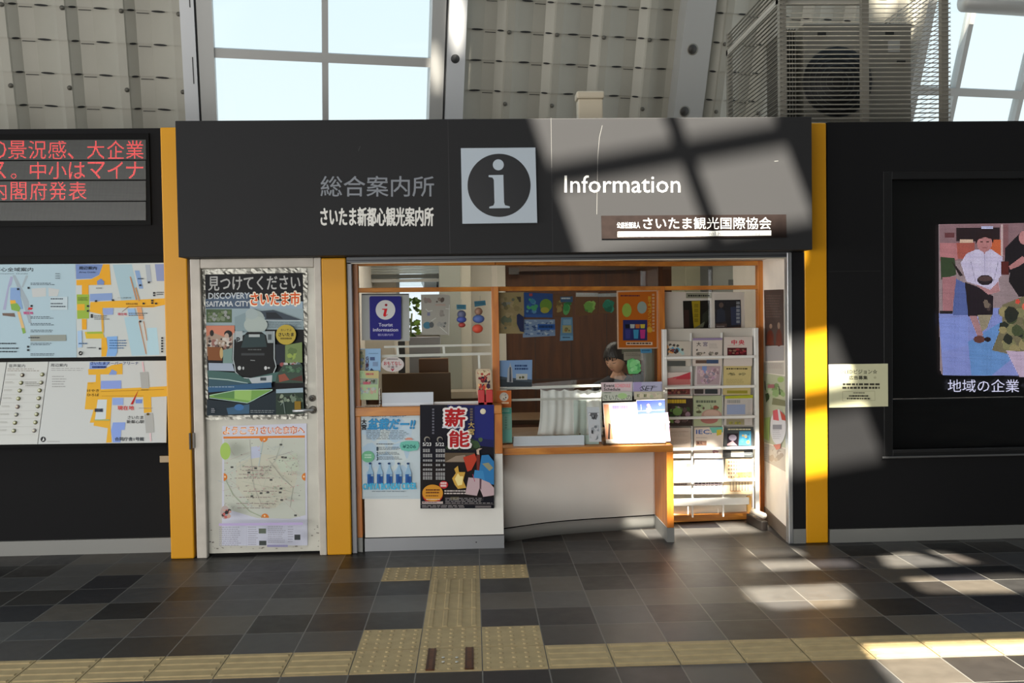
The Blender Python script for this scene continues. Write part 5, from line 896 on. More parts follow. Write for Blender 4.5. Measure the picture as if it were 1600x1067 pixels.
a = SA(cvs2, .003); a.base([(85, 150), (330, 190), (335, 940), (85, 870)], 'b4b89c', .001); a.ell(265, 220, 34, 30, '9cb86c'); a.blobs(95, 240, 330, 420, 22, ['a8b88c', '8ca870', 'b8c0a0', '7c9460'], 18, 40); a.line([(105, 235), (112, 330)], 8, '3c3a30'); a.line([(250, 290), (262, 380)], 8, '4c5c3c'); a.fine(135, 270, 215, 320, 1, 'b47478', .8); a.poly([(110, 370), (140, 360), (150, 420), (120, 460)], '3a4a2c'); a.poly([(190, 410), (320, 440), (325, 500), (180, 480)], '7c7c5c'); a.poly([(100, 620), (160, 610), (150, 860), (95, 830)], 'a0b46c')
P = [(245+82*math.cos(t*math.pi/14), 715+185*math.sin(t*math.pi/14)) for t in range(28)]; a.poly(P, 'd0d0d4'); a.poly([(190, 545), (240, 530), (255, 650), (195, 640)], 'c85860'); a.poly([(262, 535), (320, 600), (325, 650), (285, 640)], 'b84838'); a.rect(190, 690, 285, 740, '8c8c94'); a.fine(190, 750, 280, 850, 5, 'a4a4ac', .35); a.poly([(195, 900), (275, 890), (270, 940), (230, 955)], 'c86a50'); tag(a.build('green_poster'), 'green food poster with a white round badge on the alcove side wall', 'poster')
a = SA(cvs2, .002); a.base([(85, 880), (325, 950), (330, 1190), (85, 1060)], 'c4bcb0', .001); a.blobs(120, 940, 310, 1100, 14, ['b8a894', 'a49484', 'ccc4b8'], 20, 44, 1); a.fine(95, 930, 130, 1060, 6, '9aa0a4', .3); tag(a.build('notice_sheet'), 'pale sheet below the green poster on the alcove side wall', 'notice')

# ------------------------------------------------------------ big screen and notice on the right wall
scn = empty('led_screen', (4.0, .1, 1.5)); tag(scn, 'large black framed video screen on the right wall showing people beside flowers', 'screen')
FB = mat('1c1c1d', .4, .3, name='screen_frame')
ix0, iz1, iz0 = W(1391, 282, .03).x, W(1391, 281, .03).z, W(1391, 702, .03).z
m = MB(); m.box(sx0, ix0, .0, .06, sz0, sz1, FB); m.build('frame_side', scn, .003)
m = MB(); m.box(ix0, 5.4, .001, .06, iz1, sz1, FB); m.build('frame_top', scn, .003)
m = MB(); m.box(ix0, 5.4, .001, .06, sz0, iz0-.02, FB); m.box(sx0-.015, 5.4, -.012, .0, sz0, sz0+.012, mat('7c7c7c', .35, .7)); m.box(ix0, 5.4, .0, .02, iz0-.02, iz0, mat('39393a', .35, .6)); m.build('frame_sill', scn, .002)
m = MB(); m.box(ix0, 5.4, .145, .149, sz0, sz1, mat('101011', .3)); m.build('backing', scn)
m = MB(); m.box(ix0, 5.4, .05, .056, iz0, iz1, glass('screen_glass', (.93, .93, .93), 1)); m.build('cover_glass', scn)
cvq = crop(1460, 340, 1600, 534); LP = .0095
def LM(c, k=.9): return ledmat('led_'+c, c, k*1.9, LP, .3)
class LArt(Art):
    def M(s, c): return MC.setdefault(('led', c), None) or MC.__setitem__(('led', c), LM(c)) or MC[('led', c)] if isinstance(c, str) else c
a = LArt(onY(.12, cvq), FRONT)
a.base([(28, 40), (1100, 20), (1100, 945), (50, 940), (32, 900)], 'a08c90', .006)
a.poly([(30, 40), (1100, 20), (1100, 240), (30, 260)], '94747a'); a.rect(130, 60, 390, 140, '2a1c20'); a.rect(150, 130, 230, 150, 'e0c0a8'); a.rect(280, 52, 350, 66, 'c8ccf0'); a.rect(330, 130, 400, 230, 'd06840'); a.rect(40, 150, 240, 245, 'b05c50'); a.rect(60, 90, 120, 120, '6a3c40'); a.rect(400, 40, 440, 220, '8c6064'); a.rect(395, 40, 408, 230, 'd8c0c0')
a.poly([(26, 570), (1100, 470), (1100, 945), (50, 940)], '8c98d8'); a.poly([(200, 740), (500, 560), (560, 760), (340, 940), (220, 940)], '6c98d4'); a.poly([(26, 600), (200, 590), (200, 760), (40, 800)], '8c9ce0'); a.poly([(120, 360), (200, 400), (200, 580), (110, 580)], '5c6ca8')
a.poly([(30, 150), (130, 150), (140, 250), (35, 260)], 'c08084'); a.poly([(35, 235), (120, 240), (130, 340), (38, 370)], '3a4a30'); a.poly([(45, 355), (130, 350), (105, 570), (50, 565)], 'b07a80'); a.poly([(100, 260), (130, 290), (170, 345), (150, 350)], '2a1c20'); a.rect(30, 555, 108, 572, '241c20')
a.poly([(245, 190), (340, 190), (405, 235), (410, 330), (380, 365), (390, 440), (330, 450), (245, 400), (190, 380), (155, 270), (190, 215)], 'd4cce8'); a.poly([(280, 190), (310, 190), (298, 220)], 'b08088'); a.ell(297, 150, 46, 54, 'c08484'); a.poly([(246, 160), (244, 120), (268, 96), (300, 90), (335, 98), (352, 125), (349, 160), (338, 128), (300, 116), (260, 130)], '2c1a1c'); a.rect(272, 142, 288, 147, '4a2c2c'); a.rect(307, 142, 323, 147, '4a2c2c'); a.rect(284, 178, 312, 183, '8c4448'); a.line([(298, 220), (300, 350)], 4, 'a8a0c0'); a.line([(215, 260), (245, 390)], 5, 'b0a8c4'); a.line([(380, 260), (350, 380)], 5, 'b0a8c4'); a.poly([(180, 385), (250, 410), (320, 450), (350, 470), (345, 580), (200, 590)], '241a22'); a.ell(300, 372, 46, 30, '2a2028'); a.ell(300, 364, 42, 16, '5a4444'); a.poly([(240, 395), (330, 430), (380, 380), (388, 440), (320, 460)], 'c08c90'); a.blobs(280, 480, 345, 560, 8, ['7c6c60', '4a3c3c'], 10, 22); a.poly([(205, 585), (250, 585), (290, 700), (260, 720)], 'b4888c'); a.poly([(255, 580), (340, 580), (310, 660), (280, 680)], 'a0947c'); a.ell(265, 725, 34, 22, '6a4038'); a.ell(315, 725, 20, 14, '281c20')
a.poly([(420, 180), (500, 100), (560, 100), (560, 300), (440, 330), (415, 260)], '1c161c'); a.poly([(440, 290), (520, 230), (560, 250), (500, 290), (450, 310)], 'c08484'); a.ell(530, 120, 30, 40, 'c88c8c'); a.poly([(450, 310), (600, 270), (600, 480), (500, 470), (440, 380)], '1c161a'); a.rect(395, 260, 440, 340, '5c2420')
a.poly([(400, 520), (600, 440), (900, 430), (1100, 450), (1100, 800), (520, 830), (340, 790), (400, 640)], '7c7458'); a.blobs(350, 490, 1080, 830, 90, ['6a6a48', '8c8860', '4a5438', 'a09468', '2c3028'], 22, 60); a.blobs(400, 440, 1080, 620, 22, ['d8604c', 'c84838', 'e08454'], 18, 36); a.poly([(390, 790), (600, 800), (1000, 800), (1100, 945), (470, 945)], 'b8a4bc')
a.blobs(560, 60, 1090, 420, 40, ['8c5c60', '3a2c34', 'c89c9c', 'a04c44', 'd8c8d8'], 30, 70)
a.build('moving_picture', scn)
WH = ledmat('led_caption', 'd8d8f4', 1.7, .0058, .2)
a = Art(onY(.12, cvq), FRONT); a.text('地域の企業・', 80, 964, 560, 1040, WH, 0); a.build('caption', scn, label='white dotted caption line')
cvn2 = crop(1285, 560, 1400, 1444)
a = Art(onY(-.004, cvn2), FRONT); a.base([(125, 118), (1285, 100), (1290, 940), (135, 965)], 'c8c6a4', .003)
a.text('☆LEDビジョン☆', 340, 215, 1075, 300, '3a3830', .015); a.text('広告募集', 525, 340, 885, 415, '2c2a24', .02); a.text('☆', 365, 345, 425, 405, '6a6850', 0); a.text('☆', 1000, 345, 1062, 400, '6a6850', 0)
a.fine(400, 488, 1135, 530, 1, '3c3a30', .9, .02); a.fine(390, 555, 1135, 600, 1, '3c3a30', .9, .02)
for q in ([(395, 645), (1025, 640)], [(395, 835), (1030, 825)], [(395, 645), (395, 835)], [(1025, 640), (1030, 825)]): a.line(q, 5, '8c8a70')
a.fine(600, 665, 830, 690, 1, '5a584a', .8, .02); a.fine(520, 720, 910, 752, 1, '3c3a30', .9, .02); a.fine(480, 772, 950, 804, 1, '3c3a30', .9, .02)
tag(a.build('wall_notice'), 'cream landscape notice headed with LED between two stars on the right black wall', 'notice')

# ------------------------------------------------------------ tactile paving
TAC = mat('94815c', .6, 0, .3, vary=.12, bscale=14, name='tan_tactile_tile'); TGR = mat('5a4c38', .8)
def gx(i): return FX+.3*i
def gy(j): return FY+.3*j
def tile(mb, i, j, kind):
    x0, y0 = gx(i), gy(j); g = .0025; mb.box(x0+g, x0+.3-g, y0+g, y0+.3-g, -.01, .004, TAC)
    if kind == 'dots':
        for u in range(5):
            for v in range(5):
                c = (x0+.03+.06*u, y0+.03+.06*v); r0, r1 = .012, .007; n = 8
                mb.add([(c[0]+r0*math.cos(6.283*k/n), c[1]+r0*math.sin(6.283*k/n), .004) for k in range(n)]+[(c[0]+r1*math.cos(6.283*k/n), c[1]+r1*math.sin(6.283*k/n), .009) for k in range(n)], [[k, (k+1) % n, n+(k+1) % n, n+k] for k in range(n)]+[list(range(n, 2*n))], TAC)
    else:
        for u in range(4):
            c = .0375+.075*u; w = .014
            if kind == 'x': a_, b_, c_, d_ = x0+.012, x0+.288, y0+c-w, y0+c+w
            else: a_, b_, c_, d_ = x0+c-w, x0+c+w, y0+.012, y0+.288
            e = .005; mb.hexa([(a_, c_, .004), (b_, c_, .004), (b_, d_, .004), (a_, d_, .004)], [(a_+e, c_+e, .009), (b_-e, c_+e, .009), (b_-e, d_-e, .009), (a_+e, d_-e, .009)], TAC)
m = MB()
for i in range(-14, 17):
    if i not in (0, 1, 2): tile(m, i, 0, 'x')
tag(m.build('tactile_strip'), 'long tan tactile guiding strip with ridges across the floor in front', 'tactile paving', kind='structure')
br_ = empty('tactile_branch', (gx(1.5), gy(3), 0)); tag(br_, 'tan tactile branch with dots leading from the strip to the kiosk counter', 'tactile paving', kind='structure')
m = MB()
for i in (0, 1, 2):
    for j in (0, 1, 5): tile(m, i, j, 'dots')
for j in (2, 3, 4): tile(m, 1, j, 'y')
m.build('tactile_tiles', br_)
m = MB(); RUST = mat('54301a', .45, .5, vary=.4, bscale=40, name='rusty_metal')
for px in (505, 679):
    c = WZ(500+px*.34375, 850+525*.34375, .009); m.box(c.x-.02, c.x+.02, gy(0)+.012, gy(1)-.012, .003, .0095, RUST)
    for s_ in (-1, 1): m.box(c.x+s_*.014-.004, c.x+s_*.014+.004, gy(0)+.014, gy(1)-.014, .009, .0115, mat('3a2010', .5, .4))
m.build('metal_inserts', br_)
m = MB()
for px in (560, 622):
    for py in (515, 535): c = WZ(500+px*.34375, 850+py*.34375, .009); m.cyl((c.x, c.y, .008), (0, 0, 1), .008, .003, mat('b8b8b0', .3, .8), 10)
m.build('studs', br_)
# ------------------------------------------------------------ the leaning station roof behind the kiosk
TL_, TZ_ = math.atan(.34), math.radians(11.0)
NH = Vector((math.sin(TZ_), -math.cos(TZ_), 0)); RR = Vector((math.cos(TZ_), math.sin(TZ_), 0)).normalized()
NH = Vector((RR.y, -RR.x, 0))
RU = NH*math.sin(TL_)+Vector((0, 0, 1))*math.cos(TL_); RN = NH*math.cos(TL_)-Vector((0, 0, 1))*math.sin(TL_); RO_ = Vector((0, 4.0, 2.87))
def RS(px, py):
    d = PL(px, py, RO_, RN)-RO_; return d.dot(RR), d.dot(RU)
def RP(s, h, o=0): return RO_+RR*s+RU*h+RN*o
H0, H1 = -1.0, 6.5
def rbox(mb, s0, s1, h0, h1, o0, o1, mt): return mb.hexa([RP(s0, h0, o0), RP(s1, h0, o0), RP(s1, h0, o1), RP(s0, h0, o1)], [RP(s0, h1, o0), RP(s1, h1, o0), RP(s1, h1, o1), RP(s0, h1, o1)], mt)
DECK = mat('aca89b', .5, .1, vary=.05, bscale=2, name='cream_roof_deck'); SLOT = mat('1c1b19', .7)
PER = RS(870, 54)[0]-RS(795, 52)[0]
def deck(s_first, s0, s1, mirror, name):
    prof = [(0, .0), (.075, .0), (.10, -.02), (.26, -.08), (.52, -.08), (.86, -.015), (.925, 0), (1, 0)]
    if mirror: prof = [(1-u, o) for u, o in prof[::-1]]
    m = MB(); ROW = .305; k0 = math.floor((s0-s_first)/PER); k1 = math.ceil((s1-s_first)/PER); col = []
    for k in range(k0, k1+1):
        for u, o in prof[:-1]:
            s = s_first+(k+u-.0375*(1 if not mirror else -1))*PER
            if s0 <= s <= s1: col.append((s, o))
    col = [(s0, col[0][1])]+col+[(s1, col[-1][1])]
    hs = [H0+ROW*i for i in range(int((H1-H0)/ROW)+1)]
    for j in range(len(hs)-1):
        vs = [RP(s, hs[j], o+.007) for s, o in col]+[RP(s, hs[j+1], o-.007) for s, o in col]; n = len(col)
        m.add(vs, [[i, i+1, n+i+1, n+i] for i in range(n-1)], DECK)
        vs = [RP(s, hs[j], o+.007) for s, o in col]+[RP(s, hs[j], o-.02) for s, o in col]
        m.add(vs, [[i, i+1, n+i+1, n+i] for i in range(n-1)], SLOT if 0 else DECK)
    o1 = m.build(name); o1['kind'] = 'structure'
    m = MB()
    for k in range(k0, k1+1):
        for j in range(1, len(hs)-1):
            for (ua, ub, oo) in ((.13, .25, -.055), (.54, .80, -.058)):
                if mirror: ua, ub = 1-ub, 1-ua
                a_, b_ = s_first+(k+ua-.0375*(1 if not mirror else -1))*PER, s_first+(k+ub-.0375*(1 if not mirror else -1))*PER
                if a_ < s0 or b_ > s1: continue
                c = (a_+b_)/2; w = (b_-a_)/2; h = hs[j]-.004
                def od(s_):
                    u_ = ((s_-s_first)/PER-k+.0375*(1 if not mirror else -1))
                    for (p_, o1_), (q_, o2_) in zip(prof, prof[1:]):
                        if p_ <= u_ <= q_: return o1_+(o2_-o1_)*(u_-p_)/((q_-p_) or 1)
                    return 0
                m.add([RP(c+w*math.cos(t*.5236), h+.010*math.sin(t*.5236), od(c+w*math.cos(t*.5236))+.010) for t in range(12)], [list(range(12))], SLOT)
            ua, ub = (.28, .50) if not mirror else (.50, .72)
            a_, b_ = s_first+(k+ua-.0375*(1 if not mirror else -1))*PER, s_first+(k+ub-.0375*(1 if not mirror else -1))*PER
            if a_ >= s0 and b_ <= s1: m.add([RP(a_, hs[j]-.030, -.069), RP(b_, hs[j]-.030, -.069), RP(b_, hs[j]-.023, -.069), RP(a_, hs[j]-.023, -.069)], [[0, 1, 2, 3]], SLOT)
        s = s_first+k*PER
        if s0 < s < s1:
            for h in (RS(109, 137)[1], RS(97, 12)[1], RS(97, 12)[1]+1.2): m.cyl(RP(s, h, 0), RN, .022, .018, mat('6a665c', .5, .4), 10)
    m.build('deck_slots', o1)
    return o1
sL = RS(109, 137)[0]; sR = RS(795, 52)[0]
sb1 = RS(287, 100)[0]; sw0 = RS(336, 100)[0]; sw1 = RS(671, 100)[0]; sb2 = RS(723, 100)[0]; sb3a = RS(1056, 100)[0]; sb3b = RS(1101, 100)[0]; sb4 = RS(1424, 100)[0]; sw2 = RS(1437, 100)[0]; smm = RS(1500, 100)[0]
deck(sL, sL-PER*5.5, sb1+.02, False, 'ceiling_left')
deck(sR, sb2-.02, sb3a+.05, True, 'ceiling_middle')
deck(sR+PER*4.7, sb3b, sb4, True, 'ceiling_right')
BEAM = mat('b9b8b4', .45, .2, name='cream_beam'); BEAMW = mat('d2d3d4', .4, .1, name='white_beam')
m = MB(); sm_ = RS(312, 100)[0]; rbox(m, sb1, sm_-.02, H0, H1, -.1, .12, BEAMW); rbox(m, sm_-.02, sm_, H0, H1, -.1, .06, mat('4a4a4a')); rbox(m, sm_, sw0, H0, H1, -.12, .09, BEAM)
for h in (.4, 1.1, 1.8): rbox(m, sb1+.09, sb1+.1, h, h+.25, .12, .122, mat('3a3a3a'))
struct(m, 'trim_7')
m = MB(); sj = RS(692, 100)[0]; rbox(m, sw1, sj, H0, H1, -.12, .09, BEAM); rbox(m, sj, sj+.025, H0, H1, -.1, .06, mat('3a3a3a')); rbox(m, sj+.025, sb2, H0, H1, -.1, .13, BEAMW); 
for h in (.35, 1.45): m.cyl(RP((sj+sb2)/2, h, .131), RN, .045, .004, mat('3c3c3c'), 16)
struct(m, 'trim_8')
m = MB(); rbox(m, sb3a, sb3b, H0, H1, -.1, .11, BEAM)
for py, px in ((76, 1076), (172, 1064)):
    s, h = RS(px, py); m.cyl(RP(s, h, .11), RN, .062, .004, mat('8a8578', .5), 20); m.cyl(RP(s-.004, h, .114), RN, .05, .002, mat('3a3630'), 20)
struct(m, 'trim_9')
TINT = glass('tinted_roof_glass', (.94, .97, .97), .6)
def rwin(name, s0, s1, mulls, hb, part_frame):
    o = empty(name, RP(s0, 0)); tag(o, kind='structure'); fr = MB(); w = .06
    for s in mulls: rbox(fr, s-w/2, s+w/2, H0, H1, -.06, .05, BEAM)
    for h in hb: rbox(fr, s0, s1, h-.045, h+.045, -.05, .055, BEAM)
    fr.build('window_frame', o); m = MB(); rbox(m, s0, s1, H0, H1, -.02, -.012, TINT); m.build('window_pane', o); return o
hb = RS(508, 90)[1]; PH = RS(1550, 146)[1]
HB = [hb+k*(RS(1550, 4)[1]-PH) for k in range(-1, 6)]
rwin('window_2', sw0, sw1, [RS(508, 100)[0]], [hb, hb+1.55, hb+3.1, hb+4.65], None)
sw3 = RS(1600, 118)[0]
rwin('window_3', sw2, sw2+(sw1-sw0), [smm, sw3], [PH, PH+1.55, PH+3.1], None)
m = MB(); rbox(m, sb4, sw2, H0, H1, -.12, .09, BEAM); struct(m, 'trim_10')
m = MB(); c0, c1 = RS(1483, 2), RS(1700, 14); m.tube([RP(c0[0], c0[1], .25), RP(c1[0]+.5, c0[1], .25)], .11, BEAM, 16); struct(m, 'trim_11')
m = MB(); rbox(m, -9, sL-PER*5.4, H0, H1, -.1, .0, DECK); rbox(m, sw2+(sw1-sw0), sw2+6, H0, H1, -.1, 0, DECK); struct(m, 'ceiling_far')

# ------------------------------------------------------------ louvred enclosure with outdoor unit on the kiosk roof
EY = 1.0; e0, e1 = W(1220, 100, EY), W(1486, 100, EY); EZ0 = 2.862; EZ1 = W(1300, -40, EY).z; ED = 1.6
en = empty('louvred_enclosure', ((e0.x+e1.x)/2, EY, EZ0)); tag(en, 'louvred metal screen enclosure standing on the right end of the kiosk roof', 'enclosure')
LV = mat('8c877c', .45, .2, name='louvre_slats')
nsl = int((EZ1-EZ0)/.0355); m = MB()
for i in range(nsl):
    z = EZ0+.02+i*.0355; m.hexa([(e0.x, EY, z), (e1.x, EY, z), (e1.x, EY+.028, z+.012), (e0.x, EY+.028, z+.012)], [(e0.x, EY, z+.0045), (e1.x, EY, z+.0045), (e1.x, EY+.028, z+.0165), (e0.x, EY+.028, z+.0165)], LV)
m.build('front_louvres', en)
for xx, nm in ((e0.x, 'side_louvres'), (e1.x-.03, 'side_louvres')):
    m = MB()
    for i in range(nsl):
        z = EZ0+.02+i*.0355; m.hexa([(xx, EY, z), (xx+.028, EY, z+.012), (xx+.028, EY+ED, z+.012), (xx, EY+ED, z)], [(xx, EY, z+.0045), (xx+.028, EY, z+.0165), (xx+.028, EY+ED, z+.0165), (xx, EY+ED, z+.0045)], LV)
    m.build(nm, en)
for x in (e0.x, (e0.x+e1.x)/2-.02, e1.x-.06):
    m = MB(); m.box(x, x+.055, EY+.03, EY+.08, EZ0, EZ1, mat('8f8b80', .5)); m.build('post', en)
for x in (e0.x, e1.x-.05): m = MB(); m.box(x, x+.05, EY+ED-.05, EY+ED, EZ0, EZ1, mat('8f8b80', .5)); m.build('post', en)
m = MB(); zb = W(1290, 28, EY+.5).z; m.bar((e0.x+.02, EY+.06, zb), (e0.x+.02, EY+ED, zb), .04, .05, mat('b5b1a6', .5)); m.bar((e0.x, EY+.1, zb), ((e0.x+e1.x)/2, EY+.1, zb), .04, .04, mat('b5b1a6', .5)); m.build('inner_rail', en)
ou = empty('outdoor_unit', (e0.x+.7, EY+.45, EZ0)); tag(ou, 'pale outdoor air conditioning unit with a dark fan opening inside the louvred enclosure', 'air conditioning unit')
p, q = W(1256, 190, EY+.45), W(1424, 36, EY+.45); OC = mat('7f7b71', .5, name='unit_casing'); m = MB(); m.box(p.x, q.x, EY+.45, EY+1.0, EZ0, q.z, OC); m.build('casing', ou, .01)
m = MB(); r0, r1 = W(1272, 186, EY+.44), W(1345, 70, EY+.44); m.cyl(((r0.x+r1.x)/2, EY+.452, (r0.z+r1.z)/2), (0, -1, 0), (r1.z-r0.z)/2*.95, .01, mat('101010'), 32); m.build('fan_opening', ou)
m = MB(); cx, cz, R_ = (r0.x+r1.x)/2, (r0.z+r1.z)/2, (r1.z-r0.z)/2*.95
for k in range(1, 7):
    rr = R_*k/6; pts = [(cx+rr*math.cos(t*.2618), EY+.436, cz+rr*math.sin(t*.2618)) for t in range(25)]; m.tube(pts, .003, mat('3a3a38'), 5)
m.build('fan_grille', ou)
m = MB(); p, q = W(1228, 188, EY+.4), W(1252, 42, EY+.4)
for i in range(5): m.box(p.x+i*.024, p.x+i*.024+.008, EY+.45, EY+.9, EZ0, q.z, mat('6a675f', .5))
m.build('coil_fins', ou)
for px, py in ((1284, 53), (1408, 97), (1390, 52)): m = MB(); p = W(px, py, EY+.445); m.box(p.x-.035, p.x+.035, EY+.44, EY+.45, p.z-.012, p.z+.012, mat('2a2a28')); m.build('handle', ou)
m = MB(); p = W(1397, 72, EY+.445); m.box(p.x-.05, p.x+.05, EY+.446, EY+.45, p.z-.05, p.z+.05, mat('a5a39e')); m.build('rating_plate', ou)

# ------------------------------------------------------------ opposite roof, unseen behind the camera: opaque slope, openings shaped to cast sun patches
OP = Vector((0, -9.0, 2.87)); OT = math.atan(.34); ON = Vector((0, math.cos(OT), -math.sin(OT))); OU = Vector((0, math.sin(OT), math.cos(OT)))
def toO(P):
    d = -SUNV; t = (OP-P).dot(ON)/d.dot(ON); q = P+d*t-OP; return (q.x, q.dot(OU))
def sgn(x, y): return toO(W(x, y, SY))
def isect(fx, fy):       # where a steep line x=fx(y) meets a gentle line y=fy(x)
    x = 1000
    for _ in range(40): x = fx(fy(x))
    return x, fy(x)
xL = lambda y: 853+.349*(y-250); xm0 = lambda y: 1063+.37*(y-250); xm1 = lambda y: 1085+.37*(y-250); xR = lambda y: 1238+.385*(y-250)
def hl(y1260): return lambda x: y1260-.18*(x-1260)
holes = []
for (t, b_) in ((40, 190), (218, 352), (408, 562), (598, 697)):
    for (l, r) in ((xL, xm0), (xm1, xR)):
        if t == 408: t = 470 if l is xL else 408.001
        holes.append([sgn(*isect(l, hl(t))), sgn(*isect(r, hl(t))), sgn(*isect(r, hl(b_))), sgn(*isect(l, hl(b_)))])
cvf = crop(1000, 800, 1600, 1600)
def flo(q): return [toO(WZ(*cvf(*p), 0)) for p in q]
for q in ([(430, 150), (640, 150), (690, 183), (450, 188)], [(440, 205), (860, 192), (910, 232), (450, 250)], [(1000, 178), (1120, 165), (1340, 222), (1040, 235)], [(1200, 160), (1270, 160), (1420, 212), (1345, 218)], [(430, 312), (830, 292), (890, 350), (870, 395), (570, 412), (470, 370)], [(1100, 272), (1560, 252), (1720, 290), (1700, 335), (1200, 342)], [(930, 555), (1600, 535), (1900, 560), (1950, 780), (1080, 740)]): holes.append(flo(q))
rp = lambda x, y: toO(PL(x, y, RO_+RN*.1, RN))
holes.append([rp(672, 76), rp(688, 74), rp(688, 128), rp(672, 130)])
holes.append([rp(704, 0), rp(726, 0), rp(722, 85), rp(706, 90)])
cu = bpy.data.curves.new('opening_outline', 'CURVE'); cu.dimensions = '2D'; cu.fill_mode = 'BOTH'; cu.extrude = .04
def spl(pts):
    s_ = cu.splines.new('POLY'); s_.points.add(len(pts)-1)
    for p, q in zip(s_.points, pts): p.co = (q[0], q[1], 0, 1)
    s_.use_cyclic_u = True
spl([(-16, -3.0), (26, -3.0), (26, 13.5), (-16, 13.5)])
for h in holes: spl(h)
tmp = bpy.data.objects.new('tmp', cu); me = tmp.to_mesh(); vs = [OP+Vector((1, 0, 0))*v.co.x+OU*v.co.y+ON*v.co.z for v in me.vertices]; fs = [list(p.vertices) for p in me.polygons]; tmp.to_mesh_clear(); bpy.data.objects.remove(tmp); bpy.data.curves.remove(cu)
m = MB(); m.add(vs, fs, mat('3b3a37', .7, name='opposite_roof_gobo')); struct(m, 'ceiling_opposite_gobo')
# ------------------------------------------------------------ the clerk behind the counter
HP = W(962, 560, 1.0)            # middle of the head
def skinned(edges, pos, rad, name, sub=1):
    me = bpy.data.meshes.new(name); me.from_pydata(pos, edges, []); o = bpy.data.objects.new(name, me); COL.objects.link(o)
    md = o.modifiers.new('skin', 'SKIN'); md.use_smooth_shade = True
    for i, r in enumerate(rad): me.skin_vertices[0].data[i].radius = (r, r) if not isinstance(r, tuple) else r
    me.skin_vertices[0].data[0].use_root = True
    s_ = o.modifiers.new('sub', 'SUBSURF'); s_.levels = sub; s_.render_levels = sub
    bpy.context.view_layer.update(); dg = bpy.context.evaluated_depsgraph_get(); r = bpy.data.meshes.new_from_object(o.evaluated_get(dg)); bpy.data.objects.remove(o); return r
hx, hy, hz = HP
P = {}; pos = []; rad = []; ed = []
def jn(n, p, r, par=None):
    P[n] = len(pos); pos.append(Vector(p)); rad.append(r)
    if par: ed.append((P[par], P[n]))
sx = hx+.035; sy = hy+.10
jn('pelvis', (sx, sy+.05, .55), .13); jn('waist', (sx, sy+.04, hz-.52), .115, 'pelvis'); jn('chest', (sx, sy+.02, hz-.33), (.15, .11), 'waist'); jn('upper', (sx, sy+.01, hz-.225), (.12, .085), 'chest')
jn('neck', (sx-.005, sy-.015, hz-.155), .048, 'upper'); jn('nape', (hx+.015, hy+.045, hz-.075), .046, 'neck')
for sd, s_ in (('l', -1), ('r', 1)):
    jn('sh'+sd, (sx+s_*.155, sy+.01, hz-.245), .058, 'upper'); jn('el'+sd, (sx+s_*.21, sy-.03, hz-.50), .044, 'sh'+sd); jn('wr'+sd, (sx+s_*.11, sy-.26, .765), .026, 'el'+sd); jn('pa'+sd, (sx+s_*.085, sy-.33, .755), (.034, .018), 'wr'+sd)
    for k, L_ in enumerate((.075, .085, .08, .062)):
        bx = sx+s_*.085+(k-1.5)*.019; jn('f%d%s' % (k, sd), (bx, sy-.37-.4*L_*.3, .752), .0085, 'pa'+sd); jn('g%d%s' % (k, sd), (bx-s_*.004, sy-.37-L_*.75, .738), .007, 'f%d%s' % (k, sd))
    jn('th'+sd, (sx+s_*.085-s_*.045, sy-.33, .748), .010, 'pa'+sd); jn('tt'+sd, (sx+s_*.085-s_*.058, sy-.365, .744), .008, 'th'+sd)
    jn('hip'+sd, (sx+s_*.09, sy, .53), .10, 'pelvis'); jn('kn'+sd, (sx+s_*.11, sy-.30+.0, .50), .065, 'hip'+sd); jn('an'+sd, (sx+s_*.11, sy-.24, .08), .04, 'kn'+sd); jn('to'+sd, (sx+s_*.11, sy-.38, .035), .034, 'an'+sd)
body = skinned(ed, pos, rad, 'person_body')
# head: sculpted sphere, turned to the left and tilted down
hm = bmesh.new(); bmesh.ops.create_uvsphere(hm, u_segments=40, v_segments=28, radius=1)
def g(x, a, w): return math.exp(-((x-a)/w)**2)
for v in hm.verts:
    x, y, z = v.co
    X, Y, Z = x*.076, y*.095, z*.118
    f = max(0, -y)
    if z < 0: X *= 1-.34*(-z)**1.4; Y *= 1-.12*(-z)
    if y < 0:
        Y += -.026*g(z, -.18, .17)*g(x, 0, .17)*f-.012*g(z, -.02, .16)*g(x, 0, .1)*f    # nose
        Y += .010*(g(x, .40, .2)+g(x, -.40, .2))*g(z, .06, .14)*f                        # eye sockets
        Y += -.007*g(z, -.47, .055)*g(x, 0, .26)*f-.007*g(z, -.575, .06)*g(x, 0, .22)*f+.004*g(z, -.522, .03)*g(x, 0, .26)*f
        Y += -.008*g(z, -.82, .14)*g(x, 0, .25)*f-.006*g(z, .22, .08)*(g(x, .38, .24)+g(x, -.38, .24))*f
        Y += -.006*(g(x, .6, .22)+g(x, -.6, .22))*g(z, -.22, .22)*f
    if abs(x) > .8: X += math.copysign(.012*g(z, -.06, .2)*g(y, .12, .22), x)
    v.co = (X, Y, Z)
HR = Matrix.Rotation(math.radians(-38), 4, 'Z') @ Matrix.Rotation(math.radians(24), 4, 'X')
HM = Matrix.Translation(HP) @ HR
bmesh.ops.transform(hm, matrix=HM, verts=hm.verts)
tm = bpy.data.meshes.new('h'); hm.to_mesh(tm); hm.free()
pr_ = empty('person', (sx, sy, 0)); tag(pr_, 'person with short dark hair in a dark top looking down behind the counter glass', 'person')
SKIN = mat('cfa083', .5, 0, .4, name='skin')
mb = MB()
for me_ in (body, tm): mb.add([v.co.copy() for v in me_.vertices], [list(p.vertices) for p in me_.polygons], SKIN, True)
ob = mb.build('body', pr_); rm = ob.modifiers.new('remesh', 'REMESH'); rm.mode = 'VOXEL'; rm.voxel_size = .0055; rm.use_smooth_shade = True
sm2 = ob.modifiers.new('smooth', 'SMOOTH'); sm2.factor = .5; sm2.iterations = 2
